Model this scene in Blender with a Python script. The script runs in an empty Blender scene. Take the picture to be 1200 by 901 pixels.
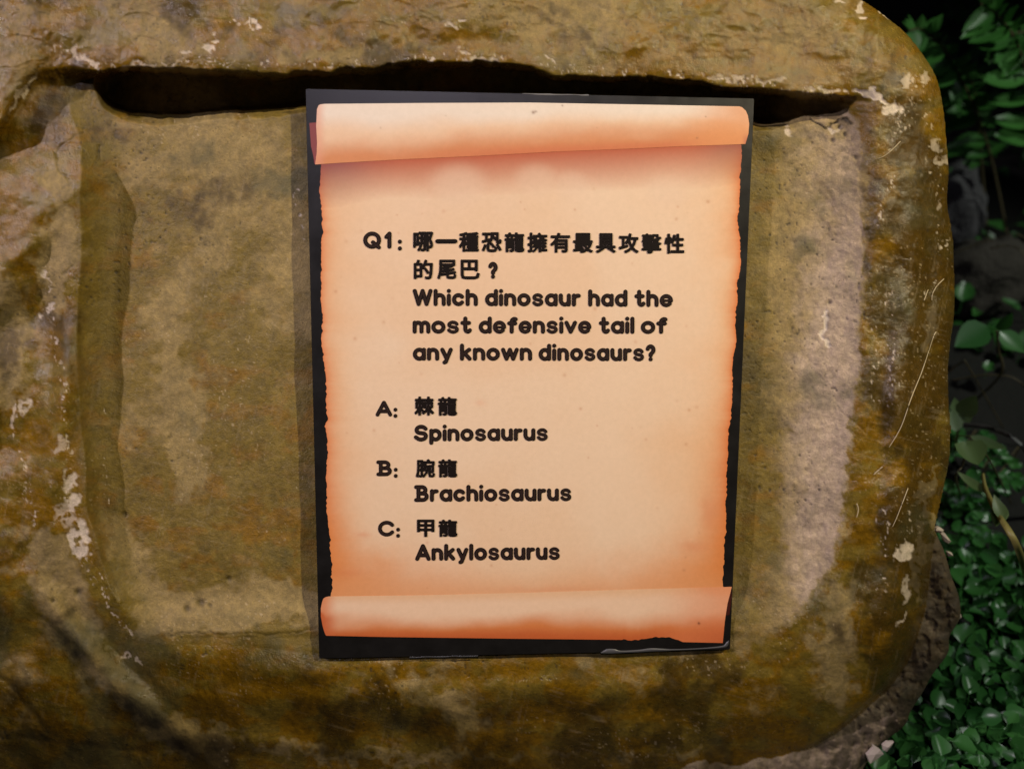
import bpy, math, random, json
import numpy as np
from mathutils import Vector, Matrix

scene = bpy.context.scene
C = scene.collection

# ------------------------------------------------------------------ camera
F = 1004.0                       # focal length in photo pixels
CX, CY = 600.0, 450.5
PITCH = math.radians(40)         # looking down at a leaning rock
CAM_H = 0.71
cam_data = bpy.data.cameras.new("camera")
cam_data.sensor_width = 36.0
cam_data.lens = F / 1200 * 36
cam_data.clip_start = 0.01
cam_data.clip_end = 200
cam = bpy.data.objects.new("camera", cam_data)
C.objects.link(cam)
cam.location = (0, 0, CAM_H)
cam.rotation_euler = (math.pi / 2 - PITCH, 0, 0)
scene.camera = cam
cam_data.dof.use_dof = True
cam_data.dof.focus_distance = 0.585
cam_data.dof.aperture_fstop = 4.5
RC = np.array(cam.rotation_euler.to_matrix())
CL = np.array([0, 0, CAM_H])

# plane of the information board, in camera axes
def unit(v):
    v = np.asarray(v, float); return v / np.linalg.norm(v)
E1 = unit([15784, 11, -1004]); E2 = unit([58.6, 7309, 1004])
E2 = unit(E2 - E1 * (E1 @ E2)); EN = np.cross(E1, E2)
DEP = 0.59
ORG = np.array([(615 - CX) / F, -(440 - CY) / F, -1.0]) * DEP
U = DEP / F                       # one photo pixel at the board, 0.59 mm
def to_world(P): return P @ RC.T + CL
def surf(px, py, h):
    """world point h units (U) in front of the rock's inner face, seen at photo pixel px,py"""
    px = np.asarray(px, float); py = np.asarray(py, float); h = np.asarray(h, float)
    r = np.stack([(px - CX) / F, -(py - CY) / F, -np.ones_like(px)], -1)
    d = ORG @ EN + h * U
    t = d / (r @ EN)
    return to_world(r * t[..., None])
W1, W2, WN = RC @ E1, RC @ E2, RC @ EN
CENTRE = to_world(ORG)
def ray_dir(px, py):
    return RC @ unit([(px - CX) / F, -(py - CY) / F, -1.0])
def at_dist(px, py, d): return CL + ray_dir(px, py) * d
def on_ground(px, py, z=0.0):
    r = ray_dir(px, py); return CL + r * ((z - CL[2]) / r[2])

# ------------------------------------------------------------------ light
world = bpy.data.worlds.new("World"); scene.world = world; world.use_nodes = True
bg = world.node_tree.nodes["Background"]
bg.inputs[0].default_value = (0.75, 0.8, 0.9, 1); bg.inputs[1].default_value = 0.012
scene.view_settings.view_transform = 'Standard'
scene.view_settings.look = 'None'
scene.view_settings.gamma = 1
scene.view_settings.exposure = 0.0

def spot(name, d, dist, energy, col, size, aim, radius=0.018, blend=0.9):
    L = bpy.data.lights.new(name, 'SPOT'); L.energy = energy; L.color = col
    L.spot_size = math.radians(size); L.spot_blend = blend; L.shadow_soft_size = radius
    o = bpy.data.objects.new(name, L); C.objects.link(o)
    dirw = unit(d[0] * W1 + d[1] * W2 + d[2] * WN)
    p = CENTRE + dirw * dist
    o.location = p
    o.rotation_euler = (Vector(aim) - Vector(p)).to_track_quat('-Z', 'Y').to_euler()
    return dirw
A_DIR = spot("warm_spotlight", (15, 13, 16), 1.7, 108, (1.0, 0.86, 0.55), 34, surf(600, 370, 0), radius=0.02, blend=1.0)
B_DIR = spot("cool_spotlight", (-24, 14, 17), 1.7, 78, (1.0, 0.87, 1.0), 48, surf(780, 470, 0), radius=0.02, blend=1.0)
B_POS = CENTRE + B_DIR * 1.7
# a third, dim lamp overhead whose reflection greys the top of the glossy board
_p = surf(480, -70, 21); _v = unit(_p - CL); _r = _v - 2 * (_v @ WN) * WN
L3 = bpy.data.lights.new("ceiling_lamp", 'SPOT'); L3.energy = 30; L3.color = (.86, .78, 1.0); L3.spot_size = math.radians(40); L3.spot_blend = 1; L3.shadow_soft_size = .06
o3 = bpy.data.objects.new("ceiling_lamp", L3); C.objects.link(o3); o3.location = _p + _r * 2.0
o3.rotation_euler = (Vector(surf(500, 250, 0)) - o3.location).to_track_quat('-Z', 'Y').to_euler()

# garden lamp beyond the rock that picks out the plants on the right
L4 = bpy.data.lights.new("garden_lamp", 'SPOT'); L4.energy = 62; L4.color = (.93, 1.0, .90); L4.spot_size = math.radians(38); L4.spot_blend = 1; L4.shadow_soft_size = .04
o4 = bpy.data.objects.new("garden_lamp", L4); C.objects.link(o4); o4.location = (1.55, .35, 1.75)
o4.rotation_euler = (Vector((.58, .78, .1)) - o4.location).to_track_quat('-Z', 'Y').to_euler()

# ------------------------------------------------------------------ helpers
def link(name, me, mat=None, parent=None):
    o = bpy.data.objects.new(name, me); C.objects.link(o)
    if mat is not None:
        me.materials.append(mat)
    if parent is not None: o.parent = parent
    return o
def tag(o, label=None, cat=None, group=None, kind=None):
    if label: o["label"] = label
    if cat: o["category"] = cat
    if group: o["group"] = group
    if kind: o["kind"] = kind
    return o
def empty(name, loc, label, cat, group=None):
    o = bpy.data.objects.new(name, None); C.objects.link(o)
    o.location = loc; o.empty_display_size = 0.02
    return tag(o, label, cat, group)
def child(name, me, mat, parent):
    """child of an Empty at P, whose mesh is in world coordinates"""
    o = link(name, me, mat, parent)
    off = Vector((0, 0, 0)); p = parent
    while p is not None:
        if p.type == 'EMPTY': off -= p.location
        p = p.parent
    if parent.type == 'EMPTY': o.location = off
    return o
def mesh(verts, faces, name="m", smooth=False):
    me = bpy.data.meshes.new(name)
    me.from_pydata([tuple(map(float, v)) for v in verts], [], faces); me.update()
    if smooth: me.polygons.foreach_set("use_smooth", [True] * len(me.polygons))
    return me
def grid_mesh(P, name, smooth=True):
    ny, nx = P.shape[:2]
    me = bpy.data.meshes.new(name)
    n = nx * ny; me.vertices.add(n); me.vertices.foreach_set("co", P.reshape(-1).astype(np.float32))
    i = np.arange(n).reshape(ny, nx)
    q = np.stack([i[:-1, :-1], i[1:, :-1], i[1:, 1:], i[:-1, 1:]], -1).reshape(-1, 4)
    m = len(q); me.loops.add(m * 4); me.loops.foreach_set("vertex_index", q.reshape(-1).astype(np.int32))
    me.polygons.add(m); me.polygons.foreach_set("loop_start", np.arange(0, m * 4, 4, dtype=np.int32))
    me.polygons.foreach_set("loop_total", np.full(m, 4, np.int32))
    me.polygons.foreach_set("use_smooth", np.full(m, smooth))
    me.update(calc_edges=True)
    return me
def set_col(me, name, rgb):
    a = me.color_attributes.new(name, 'FLOAT_COLOR', 'POINT')
    rgba = np.concatenate([rgb.reshape(-1, 3), np.ones((rgb.reshape(-1, 3).shape[0], 1))], 1).astype(np.float32)
    a.data.foreach_set("color", rgba.reshape(-1))
def srgb(c):
    c = np.asarray(c, float) / 255.0
    return np.where(c <= 0.04045, c / 12.92, ((c + 0.055) / 1.055) ** 2.4)

def _hash(i, j, s):
    h = (i.astype(np.int64) * 374761393 + j.astype(np.int64) * 668265263 + s * 974711) & 0x7fffffff
    h = ((h ^ (h >> 13)) * 1274126177) & 0x7fffffff
    h = ((h ^ (h >> 16)) * 2246822519) & 0x7fffffff
    return (h & 0xffff) / 32767.5 - 1.0
def vn(x, y, s):
    i = np.floor(x); j = np.floor(y); u = x - i; v = y - j
    u = u * u * u * (u * (u * 6 - 15) + 10); v = v * v * v * (v * (v * 6 - 15) + 10)
    a = _hash(i, j, s); b = _hash(i + 1, j, s); c = _hash(i, j + 1, s); d = _hash(i + 1, j + 1, s)
    return (a * (1 - u) + b * u) * (1 - v) + (c * (1 - u) + d * u) * v
def fbm(x, y, scale, octv=4, seed=1, gain=0.5):
    r = 0.0; amp = 1.0; f = 1.0 / scale; t = 0
    for k in range(octv):
        cs, sn = math.cos(k * 1.1 + .3), math.sin(k * 1.1 + .3)
        r = r + amp * vn((x * cs - y * sn) * f + 17.3 * k, (x * sn + y * cs) * f - 9.1 * k, seed + k * 31)
        t += amp; amp *= gain; f *= 2.03
    return r / t * 1.6
def ss(a, b, x):
    t = np.clip((x - a) / (b - a), 0, 1); return t * t * (3 - 2 * t)
def smax(a, b, k):
    h = np.clip(0.5 + 0.5 * (a - b) / k, 0, 1); return b + (a - b) * h + k * h * (1 - h)
def catmull(P, n=8, closed=True):
    P = np.array(P, float); N = len(P); out = []
    rng = range(N) if closed else range(N - 1)
    for i in rng:
        g = (lambda k: P[k % N]) if closed else (lambda k: P[min(max(k, 0), N - 1)])
        p0, p1, p2, p3 = g(i - 1), g(i), g(i + 1), g(i + 2)
        for t in np.arange(n) / n:
            out.append(0.5 * (2 * p1 + (p2 - p0) * t + (2 * p0 - 5 * p1 + 4 * p2 - p3) * t * t + (3 * p1 - p0 - 3 * p2 + p3) * t ** 3))
    if not closed: out.append(P[-1])
    return np.array(out)
def seg_dist(X, Y, P, closed=False):
    D = np.full(X.shape, 1e9); QX = np.zeros(X.shape); QY = np.zeros(X.shape)
    N = len(P)
    for i in range(N if closed else N - 1):
        ax, ay = P[i]; bx, by = P[(i + 1) % N]; dx, dy = bx - ax, by - ay
        t = np.clip(((X - ax) * dx + (Y - ay) * dy) / (dx * dx + dy * dy + 1e-9), 0, 1)
        qx = ax + t * dx; qy = ay + t * dy
        d = (X - qx) ** 2 + (Y - qy) ** 2
        m = d < D
        D = np.where(m, d, D); QX = np.where(m, qx, QX); QY = np.where(m, qy, QY)
    return np.sqrt(D), QX, QY
def inside(X, Y, P):
    c = np.zeros(X.shape, bool); N = len(P)
    for i in range(N):
        x1, y1 = P[i]; x2, y2 = P[(i + 1) % N]
        if y1 == y2: continue
        m = ((Y < y1) != (Y < y2)) & (X < (x2 - x1) * (Y - y1) / (y2 - y1) + x1)
        c ^= m
    return c
def sdf(X, Y, P):
    d, qx, qy = seg_dist(X, Y, P, True)
    return np.where(inside(X, Y, P), -d, d), qx, qy

def mat_new(name):
    m = bpy.data.materials.new(name); m.use_nodes = True
    nt = m.node_tree; b = nt.nodes["Principled BSDF"]
    return m, nt, b
def simple(name, col, rough=0.6, spec=0.5):
    m, nt, b = mat_new(name)
    b.inputs["Base Color"].default_value = (*col, 1); b.inputs["Roughness"].default_value = rough
    b.inputs["Specular IOR Level"].default_value = spec
    return m
def noise_node(nt, scale, detail=4, rough=0.6, coord=None, dist=0.0):
    n = nt.nodes.new("ShaderNodeTexNoise"); n.inputs["Scale"].default_value = scale
    n.inputs["Detail"].default_value = detail; n.inputs["Roughness"].default_value = rough
    n.inputs["Distortion"].default_value = dist
    if coord is not None: nt.links.new(coord, n.inputs["Vector"])
    return n
def mixc(nt, fac, a, b, mode='MIX'):
    n = nt.nodes.new("ShaderNodeMix"); n.data_type = 'RGBA'; n.blend_type = mode
    for i, v in ((0, fac), (6, a), (7, b)):
        if hasattr(v, "type") and hasattr(v, "is_linked"): nt.links.new(v, n.inputs[i])
        elif isinstance(v, (int, float)): n.inputs[i].default_value = v
        else: n.inputs[i].default_value = (*v, 1)
    return n.outputs[2]
def ramp(nt, src, p0, p1, c0=(0, 0, 0), c1=(1, 1, 1)):
    r = nt.nodes.new("ShaderNodeValToRGB"); nt.links.new(src, r.inputs[0])
    r.color_ramp.elements[0].position = p0; r.color_ramp.elements[1].position = p1
    r.color_ramp.elements[0].color = (*c0, 1); r.color_ramp.elements[1].color = (*c1, 1)
    return r.outputs[0]
def bump(nt, b, src, strength, dist):
    n = nt.nodes.new("ShaderNodeBump"); n.inputs["Strength"].default_value = strength
    n.inputs["Distance"].default_value = dist; nt.links.new(src, n.inputs["Height"])
    nt.links.new(n.outputs[0], b.inputs["Normal"]); return n

# ------------------------------------------------------------------ ground
m_soil, nt, b = mat_new("dark_soil")
tc = nt.nodes.new("ShaderNodeTexCoord")
n1 = noise_node(nt, 25, 6, .7, tc.outputs["Object"])
nt.links.new(mixc(nt, n1.outputs[0], (.002, .002, .001), (.012, .010, .006)), b.inputs["Base Color"])
b.inputs["Roughness"].default_value = .9
bump(nt, b, n1.outputs[0], .6, .01)
gx = np.sign(np.linspace(-1, 1, 161)) * np.abs(np.linspace(-1, 1, 161)) ** 3 * 40
GX, GY = np.meshgrid(gx, gx + 1.0)
GZ = -0.004 + 0.012 * fbm(GX, GY, 0.2, 4, 5) * np.exp(-(GX ** 2 + (GY - 1) ** 2) / 30)
ground = link("ground", grid_mesh(np.stack([GX, GY, GZ], -1)[:, ::-1], "ground"), m_soil)
tag(ground, "dark bare soil under the plants", kind="structure")
# ------------------------------------------------------------------ the rock
def spaced(a, b, step): return np.arange(a, b, step)
STEP = 1.35
xs = np.concatenate([np.linspace(-330, -8, 40), spaced(-6, 1150, STEP), np.linspace(1152, 1175, 8)])
ys = np.concatenate([np.linspace(-240, -8, 34), spaced(-6, 906, STEP), np.linspace(909, 1040, 26)])
X, Y = np.meshgrid(xs, ys)
def win(x0, x1, y0, y1):
    a, b = np.searchsorted(xs, [x0, x1]); c, d = np.searchsorted(ys, [y0, y1])
    return slice(max(c - 1, 0), d + 1), slice(max(a - 1, 0), b + 1)
def near(P, lim, wx=None, wy=None):
    """distance to an open line, worked out only near it"""
    P = np.asarray(P, float); m = lim + 20
    s = win(P[:, 0].min() - m, P[:, 0].max() + m, P[:, 1].min() - m, P[:, 1].max() + m)
    D = np.full(X.shape, 1e6); XX, YY = X[s], Y[s]
    if wx is not None: XX = XX + wx[s]; YY = YY + wy[s]
    D[s] = seg_dist(XX, YY, P)[0]
    return D
def coarse_sdf(P, q=5):
    cx = xs[::q]; cy = ys[::q]
    if cx[-1] != xs[-1]: cx = np.append(cx, xs[-1])
    if cy[-1] != ys[-1]: cy = np.append(cy, ys[-1])
    G = sdf(*np.meshgrid(cx, cy), P)[0]
    G = np.stack([np.interp(xs, cx, r_) for r_ in G])
    return np.stack([np.interp(ys, cy, G[:, i]) for i in range(G.shape[1])], 1)

LIP = np.array([(-330, 200), (-60, 172), (0, 158), (14, 132), (32, 102), (60, 93), (110, 90), (160, 86), (200, 85), (260, 88), (330, 92), (380, 89),
       (450, 82), (500, 78), (570, 77), (610, 82), (650, 94), (700, 97), (760, 96), (830, 105), (900, 111), (960, 117), (1000, 119), (1040, 122), (1200, 126)], float)
wob = fbm(X, Y, 26, 3, 77) * 2.6 + fbm(X, Y, 7, 2, 78) * 0.9
lipy = np.interp(X, LIP[:, 0], LIP[:, 1]) + wob
dT = lipy - Y

MAIN = catmull([(-330, 830), (-330, 300), (-330, -100), (-100, -200), (300, -228), (600, -185), (800, -110), (920, -55), (1009, 0), (1035, 18), (1061, 40), (1080, 62),
       (1097, 90), (1105, 124), (1109, 165), (1112, 200), (1110, 238), (1116, 277), (1118, 320), (1118, 370), (1114, 400), (1111, 440), (1113, 500), (1112, 540),
       (1106, 570), (1099, 600), (1091, 640), (1085, 680), (1077, 720), (1060, 765), (1034, 803), (1002, 838), (965, 866), (915, 893), (850, 915), (700, 945), (500, 960), (250, 960), (0, 955), (-200, 950)], 4)
FOOT = catmull([(1060, 560), (1088, 600), (1096, 622), (1107, 647), (1115, 675), (1124, 700), (1125, 724), (1113, 745), (1111, 765), (1093, 790), (1081, 812), (1068, 832),
       (1060, 850), (1038, 868), (1022, 887), (1010, 905), (1000, 960), (960, 1010), (600, 1025), (100, 1025), (-330, 1000), (-330, 780), (0, 760), (500, 760), (900, 740)], 5)
dM, mx, my = sdf(X, Y, MAIN)
dF, fx, fy = sdf(X, Y, FOOT)
dM = dM + fbm(X, Y, 40, 3, 9) * 1.2

INNER = catmull([(94, 170), (98, 105), (300, 86), (600, 86), (880, 104), (985, 122), (1010, 170), (1012, 240), (1012, 300), (1007, 380), (1000, 450), (991, 550), (985, 620), (963, 680), (930, 722), (890, 752),
       (800, 768), (600, 772), (400, 768), (260, 755), (190, 758), (160, 744), (128, 690), (106, 600), (94, 500), (91, 400), (92, 300), (93, 230)], 5)
dI = coarse_sdf(INNER)
dI = dI + fbm(X, Y, 60, 3, 12) * 3

wr = ss(760, 960, X) * (1 - ss(720, 800, Y))
wl = (1 - ss(160, 280, X)) * (1 - ss(690, 770, Y))
wb = np.clip(1 - wr - wl, 0, 1)
width = wr * 112 + wl * 46 + wb * 62
Hb = wr * 30 + wl * 32 + wb * 9
t = np.clip(1 + dI / width, 0, 1)
t_r = t ** 1.7
t_s = t * t * (3 - 2 * t)
h_side = Hb * (wr * t_r + wb * t_s + wl * t ** 1.7)
h_side = h_side + (wr * 14 - wl * 5 + wb * 7) * (1 - np.exp(-np.clip(dI, 0, None) / 28))
notop = ss(105, 225, Y)                     # at the very top the lip takes over
h_side = h_side * (1 - (1 - notop) * (1 - ss(975, 1030, X)) * (.25 + .75 * ss(0, 120, X)) * ss(-200, -40, X))
# bottom rim sinks again towards the foot, the right rim a little too
h_side = h_side - 110 * ss(785, 970, Y) * (1 - wr) - 22 * ss(1018, 1110, X) * wr
# floor undulation
floor = fbm(X, Y, 170, 3, 21) * 2.6 + fbm(X, Y, 40, 3, 22) * 0.9
# ridge that runs across the bottom of the floor
ridge = 5.0 * ss(694, 726, Y) * (1 - .55 * ss(738, 748, Y)) * ss(170, 215, X) * (1 - ss(860, 900, X))
# top lip
Ttop = np.interp(X, [-330, 0, 60, 110, 200, 500, 850, 960, 1120], [58, 50, 36, 36, 36, 32, 32, 43, 47])
crest = Ttop - 0.10 * np.clip(dT, 0, None) - 9 * np.exp(-np.clip(dT, 0, None) / 13.0)
_w = 9 * ss(125, 70, X); stepf = ss(-2 - _w, 7 + _w, dT)
fade = 1 - ss(945, 1040, X)
stepf = stepf * fade + ss(-70, 50, dT) * (1 - fade)
low = h_side + floor + ridge
h = low * (1 - stepf) + smax(low, crest, 6) * stepf
# cavity below the lip
PIT = catmull([(112, 96), (124, 126), (148, 140), (200, 145), (250, 139), (300, 137), (350, 131), (450, 126), (600, 122), (750, 130), (870, 148), (915, 151), (950, 146), (985, 138), (996, 124), (960, 112), (900, 100),
       (750, 80), (600, 62), (450, 62), (330, 74), (200, 70), (140, 76)], 5)
dP = coarse_sdf(PIT, 3)
dP = dP + fbm(X, Y, 22, 3, 31) * 2.2
pit = ss(3, -13, dP) * (1 - ss(-2, 2, dT))
pit = pit * (0.16 + 0.84 * (1 - ss(885, 950, X)))
h = h - 62 * pit
# general relief: rims are lumpier
rim = ss(-4, 45, dI)
h = h + rim * (fbm(X * 0.8, Y, 110, 4, 41) * 7.0 + fbm(X, Y, 38, 3, 42) * 2.0)
ridged = 1 - np.abs(fbm(X + fbm(X, Y, 60, 3, 90) * 16, Y * 1.7, 48, 3, 43))
h = h + wr * (1 - rim) * ss(880, 930, X) * (fbm(X, Y, 30, 4, 46, .6) * 1.6)
h = h + rim * ss(.7, 1.0, ridged) * .8 * ss(560, 300, np.abs(Y + 300))
h = h + fbm(X, Y, 13, 3, 44, .6) * (0.22 + 0.35 * rim)
# creases and hollows of the left rim
def hollow(x0, y0, rx, ry, ang, depth):
    c, s = math.cos(math.radians(ang)), math.sin(math.radians(ang))
    u = ((X - x0) * c + (Y - y0) * s) / rx; v = (-(X - x0) * s + (Y - y0) * c) / ry
    return -depth * np.exp(-(u * u + v * v))
for a in ((26, 372, 48, 26, -20, 20), (-10, 178, 50, 22, -10, 18), (2, 520, 24, 90, 8, 14), (50, 250, 60, 12, -38, -6), (20, 300, 60, 12, -38, -8),
          (20, 790, 60, 50, 40, 9), (150, 850, 80, 24, 42, 4), (62, 540, 14, 110, 6, -9), (92, 750, 15, 90, -38, -13), (185, 838, 15, 60, -52, -11), (135, 760, 12, 60, -42, 9), (60, 430, 10, 60, 0, 7), (36, 500, 13, 150, 5, 9), (78, 420, 12, 170, 2, -6), (112, 560, 16, 130, -7, 7), (300, 800, 150, 14, 3, 6), (560, 792, 160, 12, -2, 5), (1032, 480, 12, 150, 3, 6), (1062, 420, 16, 180, 3, -6),
          (420, 850, 130, 24, 5, 12), (680, 835, 140, 18, -4, 9), (300, 870, 120, 10, 4, -6), (940, 800, 40, 70, 30, -4), (985, 830, 20, 50, 40, 5), (1050, 560, 16, 120, 3, -4),
          (1040, 300, 18, 100, 0, -3), (1088, 330, 10, 80, 0, 4)):
    h = h + hollow(*a) * (1 - stepf)
for a in ((150, 30, 90, 30, -12, 5), (330, 40, 110, 26, 10, -4), (520, 50, 120, 18, -6, 4), (760, 40, 120, 26, 4, -4), (930, 60, 60, 26, 30, 3), (60, 40, 50, 40, 0, -5)):
    h = h + hollow(*a) * stepf
# cracks (grooves)
CRACKS = [[(65, 176), (74, 166), (88, 158), (97, 154)], [(65, 176), (67, 190), (71, 203), (78, 210), (80, 220)], [(72, 224), (82, 214)], [(116, 170), (118, 182), (110, 196)],
          [(72, 322), (80, 318), (86, 313)], [(978, 465), (982, 482), (994, 494), (1018, 508)], [(-40, 760), (10, 800), (50, 850), (90, 880)], [(-10, 860), (60, 868), (130, 874), (170, 878)],
          [(925, 452), (950, 470), (945, 490)], [(200, 744), (300, 742), (372, 739)], [(950, 140), (968, 150), (985, 138), (996, 146)], [(1011, 175), (1008, 240), (1012, 300), (1006, 350)]]
crack = np.zeros(X.shape); _cx = fbm(X, Y, 14, 3, 60) * 3; _cy = fbm(X, Y, 14, 3, 61) * 3
for i, p in enumerate(CRACKS):
    d = near(catmull(p, 4, False), 14, _cx, _cy)
    w = 5 if i in (6, 7) else 1.2
    crack = np.maximum(crack, np.exp(-(d / w) ** 2) * (.12 if i in (5, 8, 11) else .4 if i in (0, 1, 2, 3, 4) else .25 if i in (9, 12) else .5 if i in (6, 7, 8, 13) else 1.0))
h = h - 4.0 * crack
# pits
PITS = [(235, 706, 4), (219, 713, 3.4), (246, 709, 2), (92, 694, 4.5), (984, 150, 3), (975, 165, 2.5), (990, 158, 2.5), (1003, 185, 2), (972, 355, 2.2), (62, 704, 2.5), (146, 602, 3), (268, 678, 3)]
for (x0, y0, r) in PITS:
    h = h - r * 1.1 * np.exp(-(((X - x0) ** 2 + (Y - y0) ** 2) / r ** 2))
pn = vn(X / 2.9, Y / 2.9, 3) * vn(X / 4.1 + 7, Y / 4.1, 4)
spk = ss(.36, .55, pn) * ss(-.2, .5, fbm(X, Y, 90, 3, 71))
h = h - spk * 1.0 * (1 - rim * .6)

# white chips: where the paint has flaked off
warpx = fbm(X, Y, 12, 3, 101) * 6; warpy = fbm(X, Y, 12, 3, 102) * 6
white = np.zeros(X.shape)
def chip(x0, y0, rx, ry, ang, amt=1.0, warp=1.0):
    global white
    c, s = math.cos(math.radians(ang)), math.sin(math.radians(ang)); m = max(rx, ry) * 1.3 + 14
    w = win(x0 - m, x0 + m, y0 - m, y0 + m); A, B = X[w] + warpx[w] * warp - x0, Y[w] + warpy[w] * warp - y0
    u = (A * c + B * s) / rx; v = (-A * s + B * c) / ry
    white[w] = np.maximum(white[w], amt * ss(1.15, .75, np.sqrt(u * u + v * v)))
for a in ((1045, 130, 8, 9, 0), (1028, 115, 14, 5, 35), (1016, 106, 12, 5, 10), (1063, 648, 10, 9, 20), (1053, 652, 7, 5, 0), (1062, 690, 4, 16, 12, .7), (1058, 725, 2, 8, 40, .8),
          (966, 385, 4, 13, 6), (969, 402, 5, 7, -30), (968, 370, 3, 7, 8), (1062, 95, 8, 10, 0, .6), (975, 148, 8, 5, 30, .6), (925, 152, 5, 5, 0, .6),
          (35, 93, 14, 3, -35), (24, 110, 4, 16, 28), (16, 125, 3, 10, 25), (65, 55, 1.5, 8, 0, .5), (90, 60, 3, 8, -30, .6), (104, 70, 10, 4, 0, .7), (218, 61, 9, 4, -10, .7), (245, 55, 9, 6, 20, .9),
          (252, 45, 5, 3, 0, .9), (300, 32, 7, 3, 20, .9), (278, 27, 5, 2, 0, .8), (290, 28, 3, 2, 0, .8), (145, 81, 9, 3, 0, .6), (175, 76, 40, 3, -4, .5), (545, 60, 10, 3, 10, .7), (568, 70, 22, 4, 5, .6), (544, 22, 4, 3, 0, .7),
          (530, 32, 4, 3, 0, .7), (505, 70, 4, 2, 0, .8), (640, 70, 12, 3, 5, .7), (1008, 8, 6, 6, 0, .8), (1038, 19, 10, 2.5, 38, .9), (1009, 24, 3, 2, 0, .9), (985, 4, 8, 2, 10, .8), (1104, 188, 4, 7, -30, .5),
          (55, 322, 3, 9, -10, .8), (57, 350, 2.5, 12, 0, .8), (50, 371, 5, 3, 30, .8), (30, 475, 8, 13, 20, .8), (15, 485, 3, 14, 5, .6), (80, 560, 8, 14, 8, .8), (88, 585, 8, 12, 20, .8), (92, 630, 10, 24, -8, .9), (75, 600, 14, 12, 0, .5),
          (70, 520, 6, 8, 0, .5), (98, 648, 8, 10, 0, .9), (150, 765, 10, 2, 10, .6), (160, 772, 2, 8, 0, .5), (1083, 90, 4, 8, -20, .5), (1096, 170, 8, 4, 40, .5), (1105, 240, 4, 6, 0, .4), (880, 93, 40, 4, 6, .5),
          (972, 107, 24, 4, 6, .6), (1018, 110, 12, 4, 6, .8), (845, 90, 30, 3, 8, .4)):
    chip(*a)
STREAKS = [([(18, 470), (20, 520), (30, 570), (45, 620)], 3, .3), ([(57, 330), (64, 400), (76, 460), (78, 540)], 4, .25), ([(78, 540), (84, 620), (96, 650), (108, 680)], 5, .2), ([(122, 480), (125, 540), (127, 590)], 1.6, .35),
           ([(118, 670), (126, 705), (140, 730), (158, 742)], 2, .1), ([(1040, 350), (1044, 400), (1048, 450), (1042, 480)], 9, .42), ([(1025, 380), (1026, 430), (1024, 470)], 5, .42), ([(1035, 600), (1042, 640), (1030, 690)], 10, .45),
           ([(1054, 200), (1034, 240), (1032, 262)], 3, .3), ([(1076, 85), (1084, 130), (1090, 180)], 10, .4), ([(1060, 110), (1060, 140), (1050, 160)], 12, .35), ([(1090, 170), (1100, 230), (1108, 300)], 7, .42),
           ([(700, 90), (760, 88), (830, 94), (900, 102), (980, 108)], 7, .36), ([(330, 80), (450, 72), (560, 66), (650, 80), (760, 88)], 6, .42), ([(110, 80), (200, 74), (330, 78)], 6, .36), ([(345, 220), (352, 255), (358, 280)], 3, .3),
           ([(40, 60), (70, 52), (95, 70)], 3, .3), ([(1084, 345), (1092, 330), (1098, 325)], 2, .1), ([(1062, 580), (1066, 615), (1058, 640)], 3, .3), ([(955, 690), (930, 722), (925, 740)], 3, .4)]
n = vn(X / 2.6, Y / 4.2, 111) * .6 + vn(X / 1.7, Y / 2.2, 112) * .4
for p, w, th in STREAKS:
    d = near(catmull(p, 4, False), w * 1.4 + 8, warpx * .7, warpy * .7)
    white = np.maximum(white, .85 * ss(th, th + .22, n) * ss(w * 1.3, w * .3, d))
white = white * ss(-.75, -.2, fbm(X, Y, 6, 2, 120) + (white > .9) * 1.0)
h = h - white * 0.9

# rounding at the rim's outer edge
Rr = 7 + 9 * ss(820, 700, Y) + 34 * ss(820, 1050, X) * (1 - ss(640, 860, Y)) + 6 * ss(200, -50, Y)
ti = np.clip(-dM / Rr, 0, 1)
h_main = h - Rr * (1 - np.sqrt(np.clip(1 - (1 - ti) ** 2, 0, 1)))
h_main = h_main - np.clip(dM, 0, None) * 5.0
hf0 = np.interp(X, [-330, 100, 600, 850, 950, 1100], [-85, -85, -80, -50, -40, -36]) + fbm(X, Y, 46, 4, 52) * 6 + fbm(X, Y, 12, 3, 53) * 1.4 - 0.22 * np.clip(Y - 890, 0, None)
pc = np.abs(fbm(X, Y, 15, 4, 55)); hf0 = hf0 - 2.5 * ss(.35, .6, pc) * ss(900, 1040, X)
tf = np.clip(-dF / 14.0, 0, 1)
h_foot = hf0 - 14 * (1 - np.sqrt(np.clip(1 - (1 - tf) ** 2, 0, 1)))
h_foot = np.where(dF > 0, hf0 - 14 - dF * 5, h_foot)
isfoot = (h_foot > h_main)
h_all = np.maximum(h_main, h_foot)
# skirt: outside both outlines the surface turns back under the edge
dU = np.minimum(dM, dF)
nx_ = np.where(dM < dF, mx, fx); ny_ = np.where(dM < dF, my, fy)
out = np.clip(dU, 0, None)
k = np.where(out > 0, 1.0, 0)
PX = np.where(out > 0, nx_ + (X - nx_) * 0.02, X); PY = np.where(out > 0, ny_ + (Y - ny_) * 0.02, Y)
cxm, cym = 520.0, 420.0
pull = np.clip(out, 0, 60) / 60 * 0.04
PX = PX + (cxm - PX) * pull; PY = PY + (cym - PY) * pull
h_sk = np.where(dM < dF, h_main, h_foot)
edge_h = np.where(dM < dF, h - Rr, hf0 - 14)
h_all = np.where(out > 0, edge_h - np.minimum(out, 60) * 9.0, h_all)
P = surf(PX, PY, h_all)

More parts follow.
